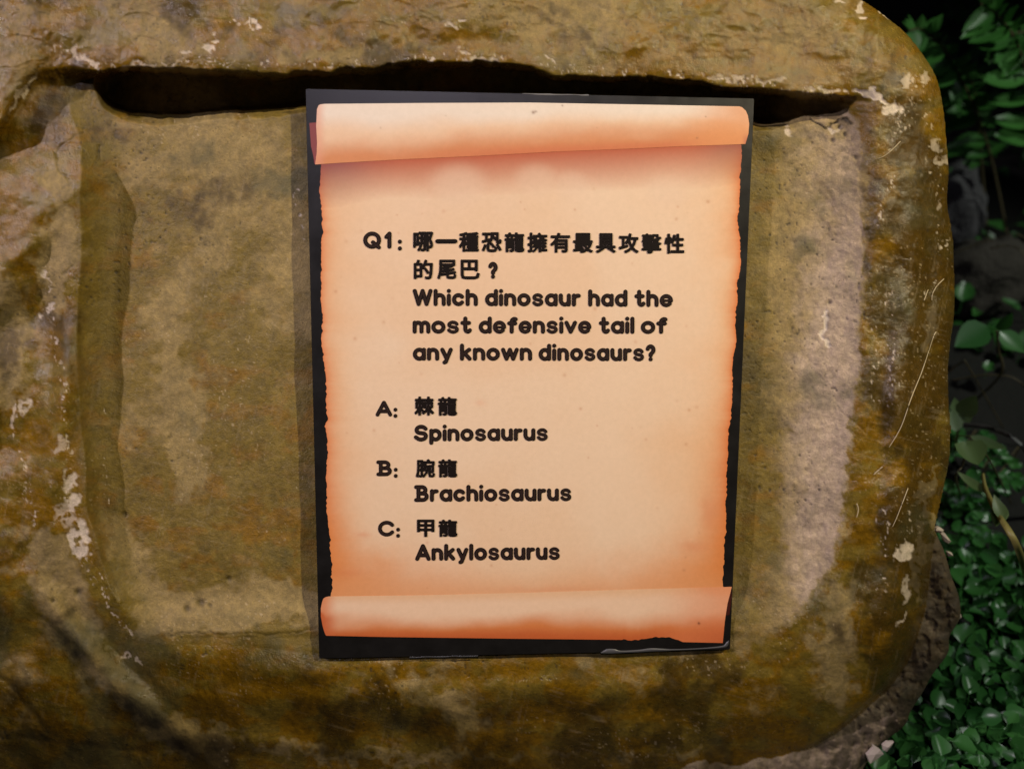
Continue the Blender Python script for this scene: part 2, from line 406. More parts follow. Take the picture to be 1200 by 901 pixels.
# paint: worn concrete, ochre varnish, brown stain; the lit right slope and shaded bottom are painted in too
n1 = fbm(X + fbm(X, Y, 50, 3, 201) * 30, Y * 1.15 + fbm(X, Y, 50, 3, 202) * 30, 85, 5, 203, .6)
n2 = fbm(X + fbm(X, Y, 30, 3, 204) * 14, Y * 1.6, 34, 5, 205, .62)
n3 = fbm(X, Y, 9, 4, 206, .7)
conc = np.array([.238, .170, .060]); mauve = np.array([.36, .272, .190]); ochre = np.array([.165, .087, .004]); brown = np.array([.045, .027, .005]); olive = np.array([.150, .102, .015])
grey = np.array([.22, .168, .115])
def L(a, b, w): return a * (1 - w[..., None]) + b * w[..., None]
inner = 1 - ss(-7, 8, dI + (3 + 5 * (1 - wr)) * n2 + 5 * n3)
toprim = ss(-2, 3, dT) * (1 - ss(1000, 1040, X))
och = 0.66 + 0.12 * ss(450, 620, Y) * (1 - ss(300, 420, X))
och = och * inner + (1 - inner) * (0.72 + .18 * ss(1000, 1020, X) + .08 * ss(770, 800, Y))
och = och * (1 - toprim) + toprim * .72
och = och - .62 * wr * inner * ss(880, 950, X)
och = np.where(isfoot, .12, och)
# bare grey streaks on rims; lit ridges and lip glints painted paler too
GREY = [([(55, 640), (75, 700), (100, 760), (140, 810), (190, 850), (250, 880)], 22, .9), ([(0, 340), (14, 400), (4, 450)], 20, .6), ([(985, 700), (975, 770), (985, 810)], 22, .55), ([(1095, 545), (1080, 620), (1074, 700)], 7, .9),
        ([(880, 700), (760, 790), (600, 800)], 16, .0), ([(470, 800), (540, 830)], 20, .35), ([(1086, 370), (1085, 410)], 9, .7), ([(330, 700), (200, 722)], 24, .5), ([(60, 210), (72, 260), (60, 330)], 20, .7),
        ([(330, 68), (420, 64), (450, 70)], 12, .5), ([(880, 30), (1000, 50), (1060, 110)], 34, .25), ([(240, 860), (420, 884), (650, 888), (820, 880)], 8, .4), ([(190, 350), (205, 430), (215, 500), (222, 560)], 20, .40), ([(170, 190), (300, 170)], 50, .35), ([(230, 290), (320, 250), (330, 360)], 45, .35), ([(300, 600), (340, 540)], 30, .2), ([(190, 722), (370, 712), (600, 720)], 17, .5),
        ([(150, 20), (230, 50)], 26, .3), ([(560, 30), (700, 20)], 30, .3), ([(140, 620), (165, 680), (175, 740)], 16, .3)]
for p, w, a in GREY:
    d = near(catmull(p, 4, False), w * 2.6, warpx * 2, warpy * 2)
    och = och - a * np.exp(-(d / w) ** 2)
w_och = ss(.33, .64, och + n1 * .30 + n2 * .15 + n3 * .08)
base = L(np.broadcast_to(conc, X.shape + (3,)), mauve, ss(.2, .9, wr * inner * ss(860, 990, X) * (.55 + .45 * ss(200, 420, Y)) + .25 * n1 + .12 * n2))  # right slope: worn concrete, with its lit brightness painted in as mauve
base = L(base, grey, np.where(isfoot, .8, 0) * np.ones(X.shape))
col = L(base, L(np.broadcast_to(ochre, X.shape + (3,)), olive, ss(-.3, .5, n2 + .35 * inner)), w_och)
brn = ss(.15, .75, fbm(X, Y * .9, 70, 5, 208, .62) + .95 * ss(1005, 1060, X + 14 * n2) * ss(70, 240, Y + 30 * n1) - .35 * inner + .25 * ss(700, 870, Y))  # brown thickens on the right rim; towards the bottom it paints in shade
col = L(col, brown, brn * .8)
mott = fbm(X, Y, 20, 4, 209, .65)
speck = ss(.50, .60, vn(X / 2.2, Y / 2.2, 240) * vn(X / 3.1, Y / 3.1, 241) * 1.15) * ss(.0, .7, fbm(X, Y, 70, 3, 242))
n5 = fbm(X, Y, 3.4, 2, 222, .7)
col = col * np.clip(1 + .15 * mott + .16 * n3 + .12 * n5, .3, 2)[..., None]
scr = ss(.55, .9, vn(X / 22 + Y / 40, Y / 1.9 - X / 7, 230)) * ss(0, .7, fbm(X, Y, 80, 2, 231)) + ss(.55, .9, vn(X / 1.9 + Y / 9, Y / 24, 232)) * ss(0, .7, fbm(X, Y, 80, 2, 233))
col = L(col, np.array([.45, .35, .21]), .5 * speck)
col = L(col, np.array([.42, .33, .21]),   .14 * np.clip(scr, 0, 1))
green = ss(.0, .8, fbm(X, Y, 60, 4, 210) + ss(260, 0, X) * ss(600, 880, Y) * 1.0 - .45)
col = L(col, np.array([.062, .062, .030]), green * .65)
# dark tone in the rough right corner and the grooves
dark_marks = np.clip(crack + spk * .8, 0, 1)
d, _, _ = seg_dist(X, Y, [(905, 470), (880, 455), (870, 430)]); dark_marks = np.maximum(dark_marks, .55 * np.exp(-(d / 34) ** 2) * ss(-.5, .4, n2))
d, _, _ = seg_dist(X, Y, [(945, 150), (985, 170), (990, 220)]); dark_marks = np.maximum(dark_marks, .55 * np.exp(-(d / 20) ** 2) * ss(-.3, .5, n3 + n2))
for (x0, y0, r) in PITS: dark_marks = np.maximum(dark_marks, .8 * np.exp(-(((X - x0) ** 2 + (Y - y0) ** 2) / (r * 1.1) ** 2)))
col = L(col, np.array([.035, .028, .016]), dark_marks * .85)
d, _, _ = seg_dist(X + warpx, Y + warpy, catmull([(95, 230), (94, 400), (98, 520), (112, 640), (140, 715)], 6, False))
col = L(col, np.array([.10, .075, .02]), .45 * np.exp(-(d / 12) ** 2) * ss(.5, -.4, n2))  # left groove painted darker, where the rim's shadow falls
pcf = ss(.2, .5, np.abs(fbm(X, Y, 17, 4, 56))) * isfoot * ss(850, 1000, X)
col = L(col, np.array([.04, .03, .018]), pcf * .6)
col = L(col, np.array([.62, .52, .40]) * (1 + .15 * n3)[..., None], white * .9)
col = np.clip(col, .004, .9)
gloss = np.clip(w_och * (.35 + .65 * (1 - inner)) * (1 - white) + toprim * np.exp(-np.clip(dT - 4, 0, None) / 26) * ss(-.2, .4, n2), 0, 1) * np.where(isfoot, .2, 1)
del_mask = None
me = grid_mesh(P, "rock_body")
set_col(me, "paint", col)
set_col(me, "gloss", np.repeat(gloss[..., None], 3, -1))

m_rock, nt, b = mat_new("painted_concrete_rock")
tc = nt.nodes.new("ShaderNodeTexCoord"); co = tc.outputs["Object"]
ac = nt.nodes.new("ShaderNodeVertexColor"); ac.layer_name = "paint"
ag = nt.nodes.new("ShaderNodeVertexColor"); ag.layer_name = "gloss"
na = noise_node(nt, 900, 5, .7, co); nb_ = noise_node(nt, 220, 6, .65, co, .4)
vo = nt.nodes.new("ShaderNodeTexVoronoi"); vo.inputs["Scale"].default_value = 420; nt.links.new(co, vo.inputs["Vector"])
spots = ramp(nt, vo.outputs["Distance"], .06, .16)
clus = ramp(nt, nb_.outputs[0], .52, .60)
c1 = mixc(nt, 1.0, ac.outputs[0], ramp(nt, na.outputs[0], .25, .75, (.80, .80, .79), (1.20, 1.20, 1.20)), 'MULTIPLY')
c1 = mixc(nt, 1.0, c1, ramp(nt, nb_.outputs[0], .30, .72, (.82, .83, .80), (1.18, 1.16, 1.18)), 'MULTIPLY')
dk = nt.nodes.new("ShaderNodeMath"); dk.operation = 'SUBTRACT'; dk.inputs[0].default_value = 1; nt.links.new(spots, dk.inputs[1])
dm = nt.nodes.new("ShaderNodeMath"); dm.operation = 'MULTIPLY'; nt.links.new(dk.outputs[0], dm.inputs[0]); nt.links.new(clus, dm.inputs[1])
c1 = mixc(nt, dm.outputs[0], c1, (.04, .03, .02))
nt.links.new(c1, b.inputs["Base Color"])
rr = nt.nodes.new("ShaderNodeMapRange"); nt.links.new(ag.outputs[0], rr.inputs[0])
rr.inputs[3].default_value = .74; rr.inputs[4].default_value = .22
radd = nt.nodes.new("ShaderNodeMath"); radd.operation = 'MULTIPLY_ADD'; nt.links.new(nb_.outputs[0], radd.inputs[0]); radd.inputs[1].default_value = .35
rs = nt.nodes.new("ShaderNodeMath"); rs.operation = 'SUBTRACT'; nt.links.new(rr.outputs[0], rs.inputs[0]); rs.inputs[1].default_value = .17
nt.links.new(rs.outputs[0], radd.inputs[2]); nt.links.new(radd.outputs[0], b.inputs["Roughness"])
b.inputs["Specular IOR Level"].default_value = .45
hs = nt.nodes.new("ShaderNodeMath"); hs.operation = 'MULTIPLY_ADD'; nt.links.new(na.outputs[0], hs.inputs[0]); hs.inputs[1].default_value = .45
nt.links.new(nb_.outputs[0], hs.inputs[2])
hs2 = nt.nodes.new("ShaderNodeMath"); hs2.operation = 'MULTIPLY_ADD'; nt.links.new(dm.outputs[0], hs2.inputs[0]); hs2.inputs[1].default_value = -.5
nt.links.new(hs.outputs[0], hs2.inputs[2])
bump(nt, b, hs2.outputs[0], .75, .0011)
rock = link("artificial_rock", me, m_rock)
tag(rock, "large ochre and grey painted concrete rock with a sunken face behind the board", "rock")
# ------------------------------------------------------------------ the board
G0, TH = 15.0, 6.0                      # gap behind and thickness, in units
FR = G0 + TH
board = empty("information_board", to_world(ORG) + WN * G0 * U, "black quiz board printed with a parchment scroll and bilingual dinosaur question", "sign")
def inset_poly(pts, rad, n=4):
    out = []; N = len(pts)
    for i in range(N):
        p = np.array(pts[i], float); a = np.array(pts[i - 1], float); c = np.array(pts[(i + 1) % N], float)
        u = unit(a - p) * rad; v = unit(c - p) * rad
        for t in np.linspace(0, 1, n + 1):
            out.append((1 - t) ** 2 * (p + u) + 2 * t * (1 - t) * p + t * t * (p + v))
    return np.array(out)
# a true rectangle seen in perspective; back face takes the same place on the plane
corn = inset_poly([(358, 104), (884, 115.5), (855.5, 761), (374, 771.5)], 2.2)
n = len(corn)
fr = surf(corn[:, 0], corn[:, 1], np.full(n, FR)); mid = fr - WN * .35 * U
bk = fr - WN * TH * U
cen = fr.mean(0); frn = cen + (fr - cen) * .9985
V = list(frn) + list(mid) + list(bk)
Fc = [list(range(n))[::-1], [2 * n + i for i in range(n)]]
for k_ in (0, 1):
    for i in range(n):
        j = (i + 1) % n
        Fc.append([k_ * n + i, k_ * n + j, (k_ + 1) * n + j, (k_ + 1) * n + i])
m_black, nt, b = mat_new("black_gloss_laminate")
tc = nt.nodes.new("ShaderNodeTexCoord"); nn = noise_node(nt, 60, 4, .6, tc.outputs["Object"])
nt.links.new(mixc(nt, nn.outputs[0], (.0035, .003, .0025), (.009, .008, .0075)), b.inputs["Base Color"])
nt.links.new(ramp(nt, nn.outputs[0], .3, .7, (.30, .30, .30), (.38, .38, .38)), b.inputs["Roughness"])
b.inputs["Specular IOR Level"].default_value = .6
n4 = noise_node(nt, 1500, 2, .5, tc.outputs["Object"]); bump(nt, b, n4.outputs[0], .15, .0002)
me = mesh(V, Fc, "backing_panel")
import bmesh
def fix_normals(me):
    bm = bmesh.new(); bm.from_mesh(me); bmesh.ops.recalc_face_normals(bm, faces=bm.faces); bm.to_mesh(me); bm.free()
fix_normals(me)
child("backing_panel", me, m_black, board)
# foam pads that hold it off the rock
m_pad = simple("grey_foam", (.2, .2, .2), .9)
for (px, py) in ((430, 200), (800, 210), (440, 690), (780, 690)):
    q = surf(np.array([px - 22, px + 22, px + 22, px - 22.]), np.array([py - 22, py - 22, py + 22, py + 22.]), np.full(4, FR))
    V = [p - WN * (TH + .05) * U for p in q] + [p - WN * (TH + 24) * U for p in q]
    child("mounting_pad", mesh(V, [(0, 1, 2, 3), (7, 6, 5, 4), (0, 4, 5, 1), (1, 5, 6, 2), (2, 6, 7, 3), (3, 7, 4, 0)]), m_pad, board)

# printed parchment: flat print, colour follows the artwork
m_print, nt, b = mat_new("printed_parchment")
ac = nt.nodes.new("ShaderNodeVertexColor"); ac.layer_name = "print"
tc = nt.nodes.new("ShaderNodeTexCoord"); nn = noise_node(nt, 300, 4, .7, tc.outputs["Object"])
nt.links.new(mixc(nt, 1.0, ac.outputs[0], ramp(nt, nn.outputs[0], .3, .7, (.965, .965, .955), (1.035, 1.03, 1.03)), 'MULTIPLY'), b.inputs["Base Color"])
b.inputs["Roughness"].default_value = .5; b.inputs["Specular IOR Level"].default_value = .35
n4 = noise_node(nt, 1500, 2, .5, tc.outputs["Object"]); bump(nt, b, n4.outputs[0], .12, .0002)
PK = 0.84                                # ink reflectance scale
def pc_(r, g, b_): return srgb((r, g, b_))
def lerp(a, b, w): return a * (1 - w[..., None]) + b * w[..., None]
CREAM, MIDC, ORG_C, DEEP = pc_(240, 214, 186), pc_(236, 202, 168), pc_(232, 150, 100), pc_(208, 112, 62)
def strip(yv, xl, xr, nx, layer):
    t = np.linspace(0, 1, nx); t = t[None]
    XX = xl[:, None] * (1 - t) + xr[:, None] * t; YY = np.repeat(yv[:, None], nx, 1)
    return XX, YY, surf(XX, YY, np.full(XX.shape, FR + layer))
def jag(y, seed, a=1.0): return a * (1.3 * vn(y / 3.1, y * 0, seed) + 1.5 * vn(y / 8.3, y * 0, seed + 1) + .5 * vn(y / 1.4, y * 0, seed + 2))
# middle sheet
yv = np.arange(163, 706, 1.0)
LE = np.array([(163, 376), (200, 375.3), (235, 375.7), (262, 377), (272, 379), (285, 376), (310, 377), (350, 376), (375, 378.6), (400, 376.7), (420, 379), (440, 382), (470, 382), (492, 384), (500, 381.5), (530, 384), (560, 382), (600, 383), (635, 386.7), (660, 389), (706, 388)])
RE = np.array([(163, 869), (205, 867.5), (240, 865.7), (270, 864.5), (280, 868), (300, 868.5), (330, 864.6), (360, 862.5), (400, 861.6), (430, 858.8), (480, 857.5), (520, 853), (560, 851.3), (600, 851), (640, 849), (680, 847.5), (706, 847)])
xl = np.interp(yv, LE[:, 0], LE[:, 1]) + jag(yv, 301, .55); xr = np.interp(yv, RE[:, 0], RE[:, 1]) + jag(yv, 311, .6)
XX, YY, PP = strip(yv, xl, xr, 420, .25)
dl = XX - xl[:, None]; dr = xr[:, None] - XX
colr = np.broadcast_to(MIDC, XX.shape + (3,))
colr = lerp(colr, CREAM, .5 * ss(0, 1, .5 + fbm(XX, YY, 130, 4, 330)))
low_ = ss(420, 680, YY)
nse = fbm(XX, YY, 40, 4, 331)
colr = lerp(colr, pc_(232, 174, 108), .62 * np.exp(-np.clip(dl, 0, None) / (28 + 8 * nse + 12 * low_)))
colr = lerp(colr, pc_(234, 168, 100), .72 * np.exp(-np.clip(dr, 0, None) / (32 + 10 * nse + 20 * low_)))
colr = lerp(colr, pc_(218, 112, 52), .85 * np.exp(-np.clip(dr, 0, None) / (7 + 3 * nse + 13 * low_)))
colr = lerp(colr, pc_(224, 126, 72), .85 * np.exp(-np.clip(dl, 0, None) / (7 + 2 * nse + 10 * low_)))
colr = lerp(colr, pc_(226, 140, 74), .75 * ss(618, 712, YY + 14 * nse - 55 * np.exp(-np.clip(np.minimum(dl, dr), 0, None) / 40) * -1) * ss(330, 40, np.minimum(dl, dr) + 40))
colr = lerp(colr, pc_(228, 160, 108), .6 * ss(660, 700, YY))
# printed shade under the top roll
rb = np.interp(XX, [370, 400, 470, 560, 650, 750, 800, 874], [193, 191, 187, 183, 178, 174, 171.5, 169.5])
dd = YY - rb
LEN = 46 + 8 * fbm(XX, YY, 90, 2, 340)
sh = np.clip(1 - dd / LEN, 0, 1) ** 1.0
cls = 0
for (cx_, cy_, r_, a_) in ((538, 220, 34, .9), (628, 213, 26, .7), (668, 218, 22, .6), (782, 226, 26, .6), (500, 240, 30, .4), (590, 232, 30, .3)):
    w_ = np.exp(-(((XX - cx_) / r_) ** 2 + ((YY - cy_) / (r_ * .75)) ** 2) ** 2)
    cls = np.maximum(cls, a_ * w_)
shc = lerp(lerp(np.broadcast_to(pc_(184, 88, 54), XX.shape + (3,)), pc_(140, 74, 74), .9 * np.exp(-((XX - 385) / 50) ** 2)), pc_(150, 84, 70), .8 * ss(800, 866, XX))
colr = lerp(colr, shc, .97 * np.clip(sh, 0, 1) ** .85 * (1 - .45 * cls))
colr = lerp(colr, pc_(228, 196, 172), .4 * cls)
colr = lerp(colr, CREAM, .4 * np.exp(-(((XX - 462) / 22) ** 2 + ((YY - 405) / 16) ** 2)))
# foxing specks
rs_ = random.Random(4)
for _ in range(70):
    a_, b2, r_ = rs_.uniform(385, 850), rs_.uniform(200, 690), rs_.uniform(.7, 2.2)
    colr = lerp(colr, pc_(190, 130, 90), rs_.uniform(.12, .5) * np.exp(-((XX - a_) ** 2 + (YY - b2) ** 2) / r_ ** 2))
for (a_, b2, rx_, ry_, k_) in ((424, 625, 8, 3, .3), (405, 670, 20, 6, .25), (812, 640, 14, 6, .3), (830, 600, 10, 20, .3), (560, 470, 6, 4, .2), (640, 690, 60, 4, .2)):
    colr = lerp(colr, pc_(214, 120, 76), k_ * np.exp(-((XX + 4 * nse - a_) / rx_) ** 2 - ((YY + 3 * nse - b2) / ry_) ** 2))
me = grid_mesh(PP[:, :], "printed_scroll", False); set_col(me, "print", colr * PK)
scroll = child("printed_scroll", me, m_print, board)
def sub(name, me, mat): return child(name, me, mat, scroll)
# top roll
xv = np.concatenate([np.linspace(370, 376, 10), np.arange(377, 866, 1.5), np.linspace(867, 878, 16)])
def roll(xv, top, bot, ny, layer, colfn, xoff=None):
    tt = np.linspace(0, 1, ny)[:, None]
    T = top[None]; B = bot[None]; YY = T * (1 - tt) + B * tt; XX = np.repeat(xv[None], ny, 0)
    if xoff is not None: XX = xoff(XX, tt)
    me = grid_mesh(surf(XX, YY, np.full(XX.shape, FR + layer)), "scroll_roll", False)
    set_col(me, "print", colfn(XX, YY, tt + 0 * XX) * PK); return me
top = np.interp(xv, [370, 372, 374, 380, 500, 620, 750, 868, 873, 878], [128, 123.6, 122.6, 122, 121, 120.5, 122.8, 125, 126, 130])
bot = np.interp(xv, [370, 400, 470, 560, 650, 750, 800, 878], [193, 191, 187, 183, 178, 174, 171.5, 169])
def xo(XX, tt):
    l = ss(400, 370, XX); r = ss(860, 878, XX)
    lx = np.interp(tt, [0, .3, .6, .8, 1], [1.5, 0.5, 1.5, 1, -.8]); rx = np.interp(tt, [0, .15, .4, .7, 1], [-4, -1.5, 0, -1, -4.5])
    return XX + l * lx + r * rx
def topcol(XX, YY, t_):
    nz = fbm(XX, YY * 2, 70, 3, 350)
    c = lerp(np.broadcast_to(pc_(238, 222, 204), XX.shape + (3,)), pc_(236, 200, 166), ss(.15, .55, t_ + .08 * nz))
    c = lerp(c, pc_(214, 142, 94), ss(.42, .95, t_ + .10 * nz + .10 * ss(500, 860, XX) - .08 * ss(500, 380, XX)))
    c = lerp(c, pc_(206, 112, 72), .7 * ss(.75, 1, t_) * ss(380, 620, XX))
    c = lerp(c, pc_(226, 152, 96), .8 * ss(790, 876, XX + 30 * (t_ - .3) + 10 * nz))
    c = lerp(c, pc_(176, 96, 80), .7 * ss(868, 876, XX) * ss(.6, .95, t_))
    c = lerp(c, pc_(226, 156, 128), .6 * ss(384, 371, XX))
    for (a_, b2, r_, k_) in ((625, 132, 1.8, .8), (628, 131, 1.2, .7), (659, 124, 1.0, .7), (827, 137, .8, .6), (817, 162, 1.2, .5), (446, 150, 1, .4), (522, 136, .8, .3), (700, 150, .8, .3)):
        c = lerp(c, pc_(120, 80, 60), k_ * np.exp(-((XX - a_) ** 2 + (YY - b2) ** 2) / r_ ** 2))
    return c
sub("scroll_roll", roll(xv, top, bot, 56, .55, topcol, xo), m_print)
q = np.array([(362.5, 144.5), (371.5, 143.5), (371.5, 165), (370, 193), (368.5, 192), (367, 182), (364.5, 172)])
me = mesh(surf(q[:, 0], q[:, 1], np.full(7, FR + .35)), [list(range(7))[::-1]], "scroll_curl")
m_curl = simple("printed_scroll_curl", tuple(srgb((124, 62, 62))), .5, .35); sub("scroll_curl", me, m_curl)
# bottom roll
xv = np.concatenate([np.linspace(376, 383, 14), np.arange(384, 848, 1.5), np.linspace(849, 857.5, 12)])
top = np.interp(xv, [376, 377.5, 379, 382, 386, 500, 620, 750, 857], [712, 705, 701, 699.2, 698.5, 697, 694, 690, 687.3])
bot = np.interp(xv, [376, 378, 380, 382, 450, 600, 740, 758, 770, 785, 793, 800, 846, 858], [722, 733, 740, 744.5, 746, 748, 749.5, 748.5, 746.2, 746.5, 748.6, 752, 753, 753])
bot = bot + np.where((xv > 730) & (xv < 795), vn(xv / 4, xv * 0, 77) * .9, 0)
def bx_(XX, tt):
    r = ss(842, 857.5, XX)
    return XX + r * np.interp(tt, [0, .1, .3, .6, 1], [0, -1.5, -5.0, -8, -10.5])
def botcol(XX, YY, t_):
    nz = fbm(XX, YY * 2, 70, 3, 360)
    c = lerp(np.broadcast_to(pc_(234, 190, 150), XX.shape + (3,)), pc_(240, 204, 172), ss(0, .25, t_))
    c = lerp(c, pc_(216, 130, 72), ss(.35, .85, t_ + .12 * nz))
    c = lerp(c, pc_(192, 88, 42), .8 * ss(.7, 1, t_ + .05 * nz))
    c = lerp(c, pc_(232, 138, 86), .7 * ss(740, 850, XX + 20 * nz))
    c = lerp(c, pc_(196, 96, 52), .65 * ss(770, 850, XX) * ss(.4, .9, t_))
    c = lerp(c, pc_(222, 130, 80), .8 * ss(398, 378, XX))
    c = lerp(c, pc_(196, 92, 48), .7 * ss(400, 378, XX) * ss(.4, .6, t_))
    c = lerp(c, pc_(80, 36, 24), .9 * np.exp(-((XX - 819) ** 2 + (YY - 730) ** 2) / 1.4 ** 2))
    return c
sub("scroll_roll", roll(xv, top, bot, 52, .55, botcol, bx_), m_print)
# dark inner end of the bottom roll
q = np.array([(857, 690), (857.5, 700), (855, 720), (848, 722), (850, 706), (853, 697)])
m_dk = simple("printed_dark_red", tuple(srgb((58, 20, 14))), .5, .35)
sub("scroll_curl", mesh(surf(q[:, 0], q[:, 1], np.full(6, FR + .4)), [list(range(6))], "scroll_curl"), m_dk)

# ---------------- lettering
m_ink = simple("dark_ink", (.008, .005, .004), .6, .12); m_ink2 = simple("brown_ink", (.022, .012, .010), .6, .12)
def arc(cx, cy, rx, ry, a0, a1, n=14):
    return [(cx + rx * math.cos(math.radians(a)), cy + ry * math.sin(math.radians(a))) for a in np.linspace(a0, a1, n)]
XH, CH = 10.6, 15.4
el = lambda x0, x1, n=22: arc((x0 + x1) / 2, XH / 2, (x1 - x0) / 2, XH / 2, 0, 360, n)
GL = {
 'a': (12.0, [el(0, 12.0), [(12, XH), (12, 0)]]),
 'b': (11.6, [el(0, 11.6), [(0, CH), (0, 0)]]),
 'd': (12.0, [el(0, 12.0), [(12, CH), (12, 0)]]),
 'p': (11.6, [el(0, 11.6), [(0, XH), (0, -4)]]),
 'o': (12.6, [el(0, 12.6)]),
 'c': (11.4, [arc(6, XH / 2, 6, XH / 2, 38, 322)]),
 'e': (12.2, [arc(6.1, XH / 2, 6.1, XH / 2, -2, 318, 22), (.62, [(0.5, XH / 2 - .1), (12.2, XH / 2 - .1)])]),
 'f': (8.4, [[(3.4, 0), (3.4, 11.6)] + arc(7.0, 11.6, 3.6, 3.4, 170, 60, 7), [(0, XH - .8), (8.0, XH - .8)]]),
 'h': (10.8, [[(0, 0), (0, CH)], [(0, 5.6)] + arc(5.4, 5.8, 5.4, 4.8, 170, 0, 10) + [(10.8, 0)]]),
 'i': (0.0, [[(0, 0), (0, XH - .7)], [(0, CH - .1), (0, CH + .1)]]),
 'k': (10.4, [[(0, 0), (0, CH)], [(9.4, XH), (1.2, 5.0)], [(3.6, 6.2), (10.0, 0)]]),
 'l': (0.0, [[(0, 0), (0, CH)]]),
 'm': (16.8, [[(0, 0), (0, XH)], [(0, 6)] + arc(4.3, 6.4, 4.2, 4.2, 170, 0, 8) + [(8.5, 0)], [(8.5, 6)] + arc(12.7, 6.4, 4.2, 4.2, 170, 0, 8) + [(16.9, 0)]]),
 'n': (10.8, [[(0, 0), (0, XH)], [(0, 5.6)] + arc(5.4, 5.8, 5.4, 4.8, 170, 0, 10) + [(10.8, 0)]]),
 'r': (6.4, [[(0, 0), (0, XH)], [(0, 6)] + arc(5.2, 6.0, 5.0, 4.4, 165, 75, 6)]),
 's': (10.8, [(.84, [(10.2, 8.8)] + arc(5.4, XH - 2.5, 4.9, 2.9, 50, 225, 9) + arc(5.6, 2.5, 5.1, 2.9, 50, -130, 9) + [(.3, 1.8)])]),
 't': (9.0, [[(3.6, CH), (3.6, 3.2)] + arc(6.6, 3.2, 3.0, 3.2, 190, 330, 8), [(0, XH - .4), (8.2, XH - .4)]]),
 'u': (10.8, [[(0, XH)] + arc(5.4, 4.8, 5.4, 4.8, 180, 360, 12) + [(10.8, XH)], [(10.8, 5), (10.8, 0)]]),
 'v': (11.4, [[(0, XH), (5.7, 0), (11.4, XH)]]),
 'w': (18.0, [[(0, XH), (4.6, 0), (9, XH), (13.4, 0), (18, XH)]]),
 'y': (11.2, [[(0, XH), (5.6, .6)], [(11.2, XH), (4.6, -3.6), (2.9, -4.3)]]),
 'W': (21.0, [[(0, CH), (5.2, 0), (10.5, CH), (15.8, 0), (21, CH)]]),
 'S': (14.6, [[(13.6, CH - 2.6)] + arc(7.4, CH - 4.0, 6.2, 4.0, 40, 235, 10) + arc(7.4, 4.1, 6.6, 4.1, 50, -140, 10) + [(.2, 2.8)]]),
 'B': (15.0, [[(0, CH), (8.2, CH)] + arc(8.2, CH - 3.7, 4.6, 3.7, 85, -85, 8) + [(3, CH / 2)], [(8.2, CH / 2)] + arc(9.4, 4.0, 5.2, 3.9, 85, -85, 8) + [(0, 0)], [(3.2, CH), (3.2, 0)]]),
 'A': (16.2, [[(0, 0), (8.1, CH), (16.2, 0)], [(3.6, 4.4), (12.6, 4.4)]]),
 'C': (15.6, [arc(8.0, CH / 2, 8.0, CH / 2, 36, 324, 20)]),
 'Q': (17.0, [arc(8.5, CH / 2, 8.5, CH / 2, 0, 360, 26), [(9.5, 5.2), (16.8, -.8)]]),
 '1': (4.6, [[(0, 11.4), (4.6, CH), (4.6, 0)]]),
 '?': (8.6, [arc(4.3, 11.0, 4.1, 4.2, 165, -35, 10) + [(4.5, 6.0), (4.4, 4.4)], [(4.4, .2), (4.4, 0)]]),
 ':': (0.0, [[(0, 8.2), (0, 7.9)], [(0, .3), (0, 0)]]),
}
class Ink:
    def __init__(s): s.V = []; s.F = []; s.k = 0
    def poly(s, pts, layer):
        # flat fan-filled by bmesh later: store n-gon
        i = len(s.V); s.V += [(p[0], p[1], layer) for p in pts]; s.F.append(list(range(i, i + len(pts))))
    def ribbon(s, pts, r, layer, closed=False):
        s.k += 1; layer = layer + s.k * .0015
        pts = [np.array(p, float) for p in pts]
        clean = [pts[0]]
        for p in pts[1:]:
            if np.linalg.norm(p - clean[-1]) > .05: clean.append(p)
        if closed and np.linalg.norm(clean[0] - clean[-1]) < .05: clean.pop()
        pts = clean; N = len(pts)
        if N == 1: pts = [pts[0], pts[0] + np.array([.06, 0])]; N = 2
        M = N if closed else N - 1
        for i in range(M):
            p, q = pts[i], pts[(i + 1) % N]; d = unit(q - p); nrm = np.array([-d[1], d[0]]) * r
            a0 = math.atan2(nrm[1], nrm[0]); cap = []
            for t_ in np.linspace(0, math.pi, 7): cap.append(p + r * np.array([math.cos(a0 + t_), math.sin(a0 + t_)]))
            for t_ in np.linspace(math.pi, 2 * math.pi, 7): cap.append(q + r * np.array([math.cos(a0 + t_), math.sin(a0 + t_)]))
            s.poly(cap, layer + .0004 * (i % 5))
    def build(s, name, mat, parent):
        V = np.array(s.V)
        W_ = surf(V[:, 0], V[:, 1], FR + V[:, 2])
        me = mesh(W_, s.F, name)
        # all flat faces look outwards
        bm = bmesh.new(); bm.from_mesh(me); w = Vector(WN)
        bm.normal_update()
        bmesh.ops.reverse_faces(bm, faces=[f for f in bm.faces if f.normal.dot(w) < 0]); bm.to_mesh(me); bm.free()
        return child(name, me, mat, parent)
LAY = .80
R0 = 2.4
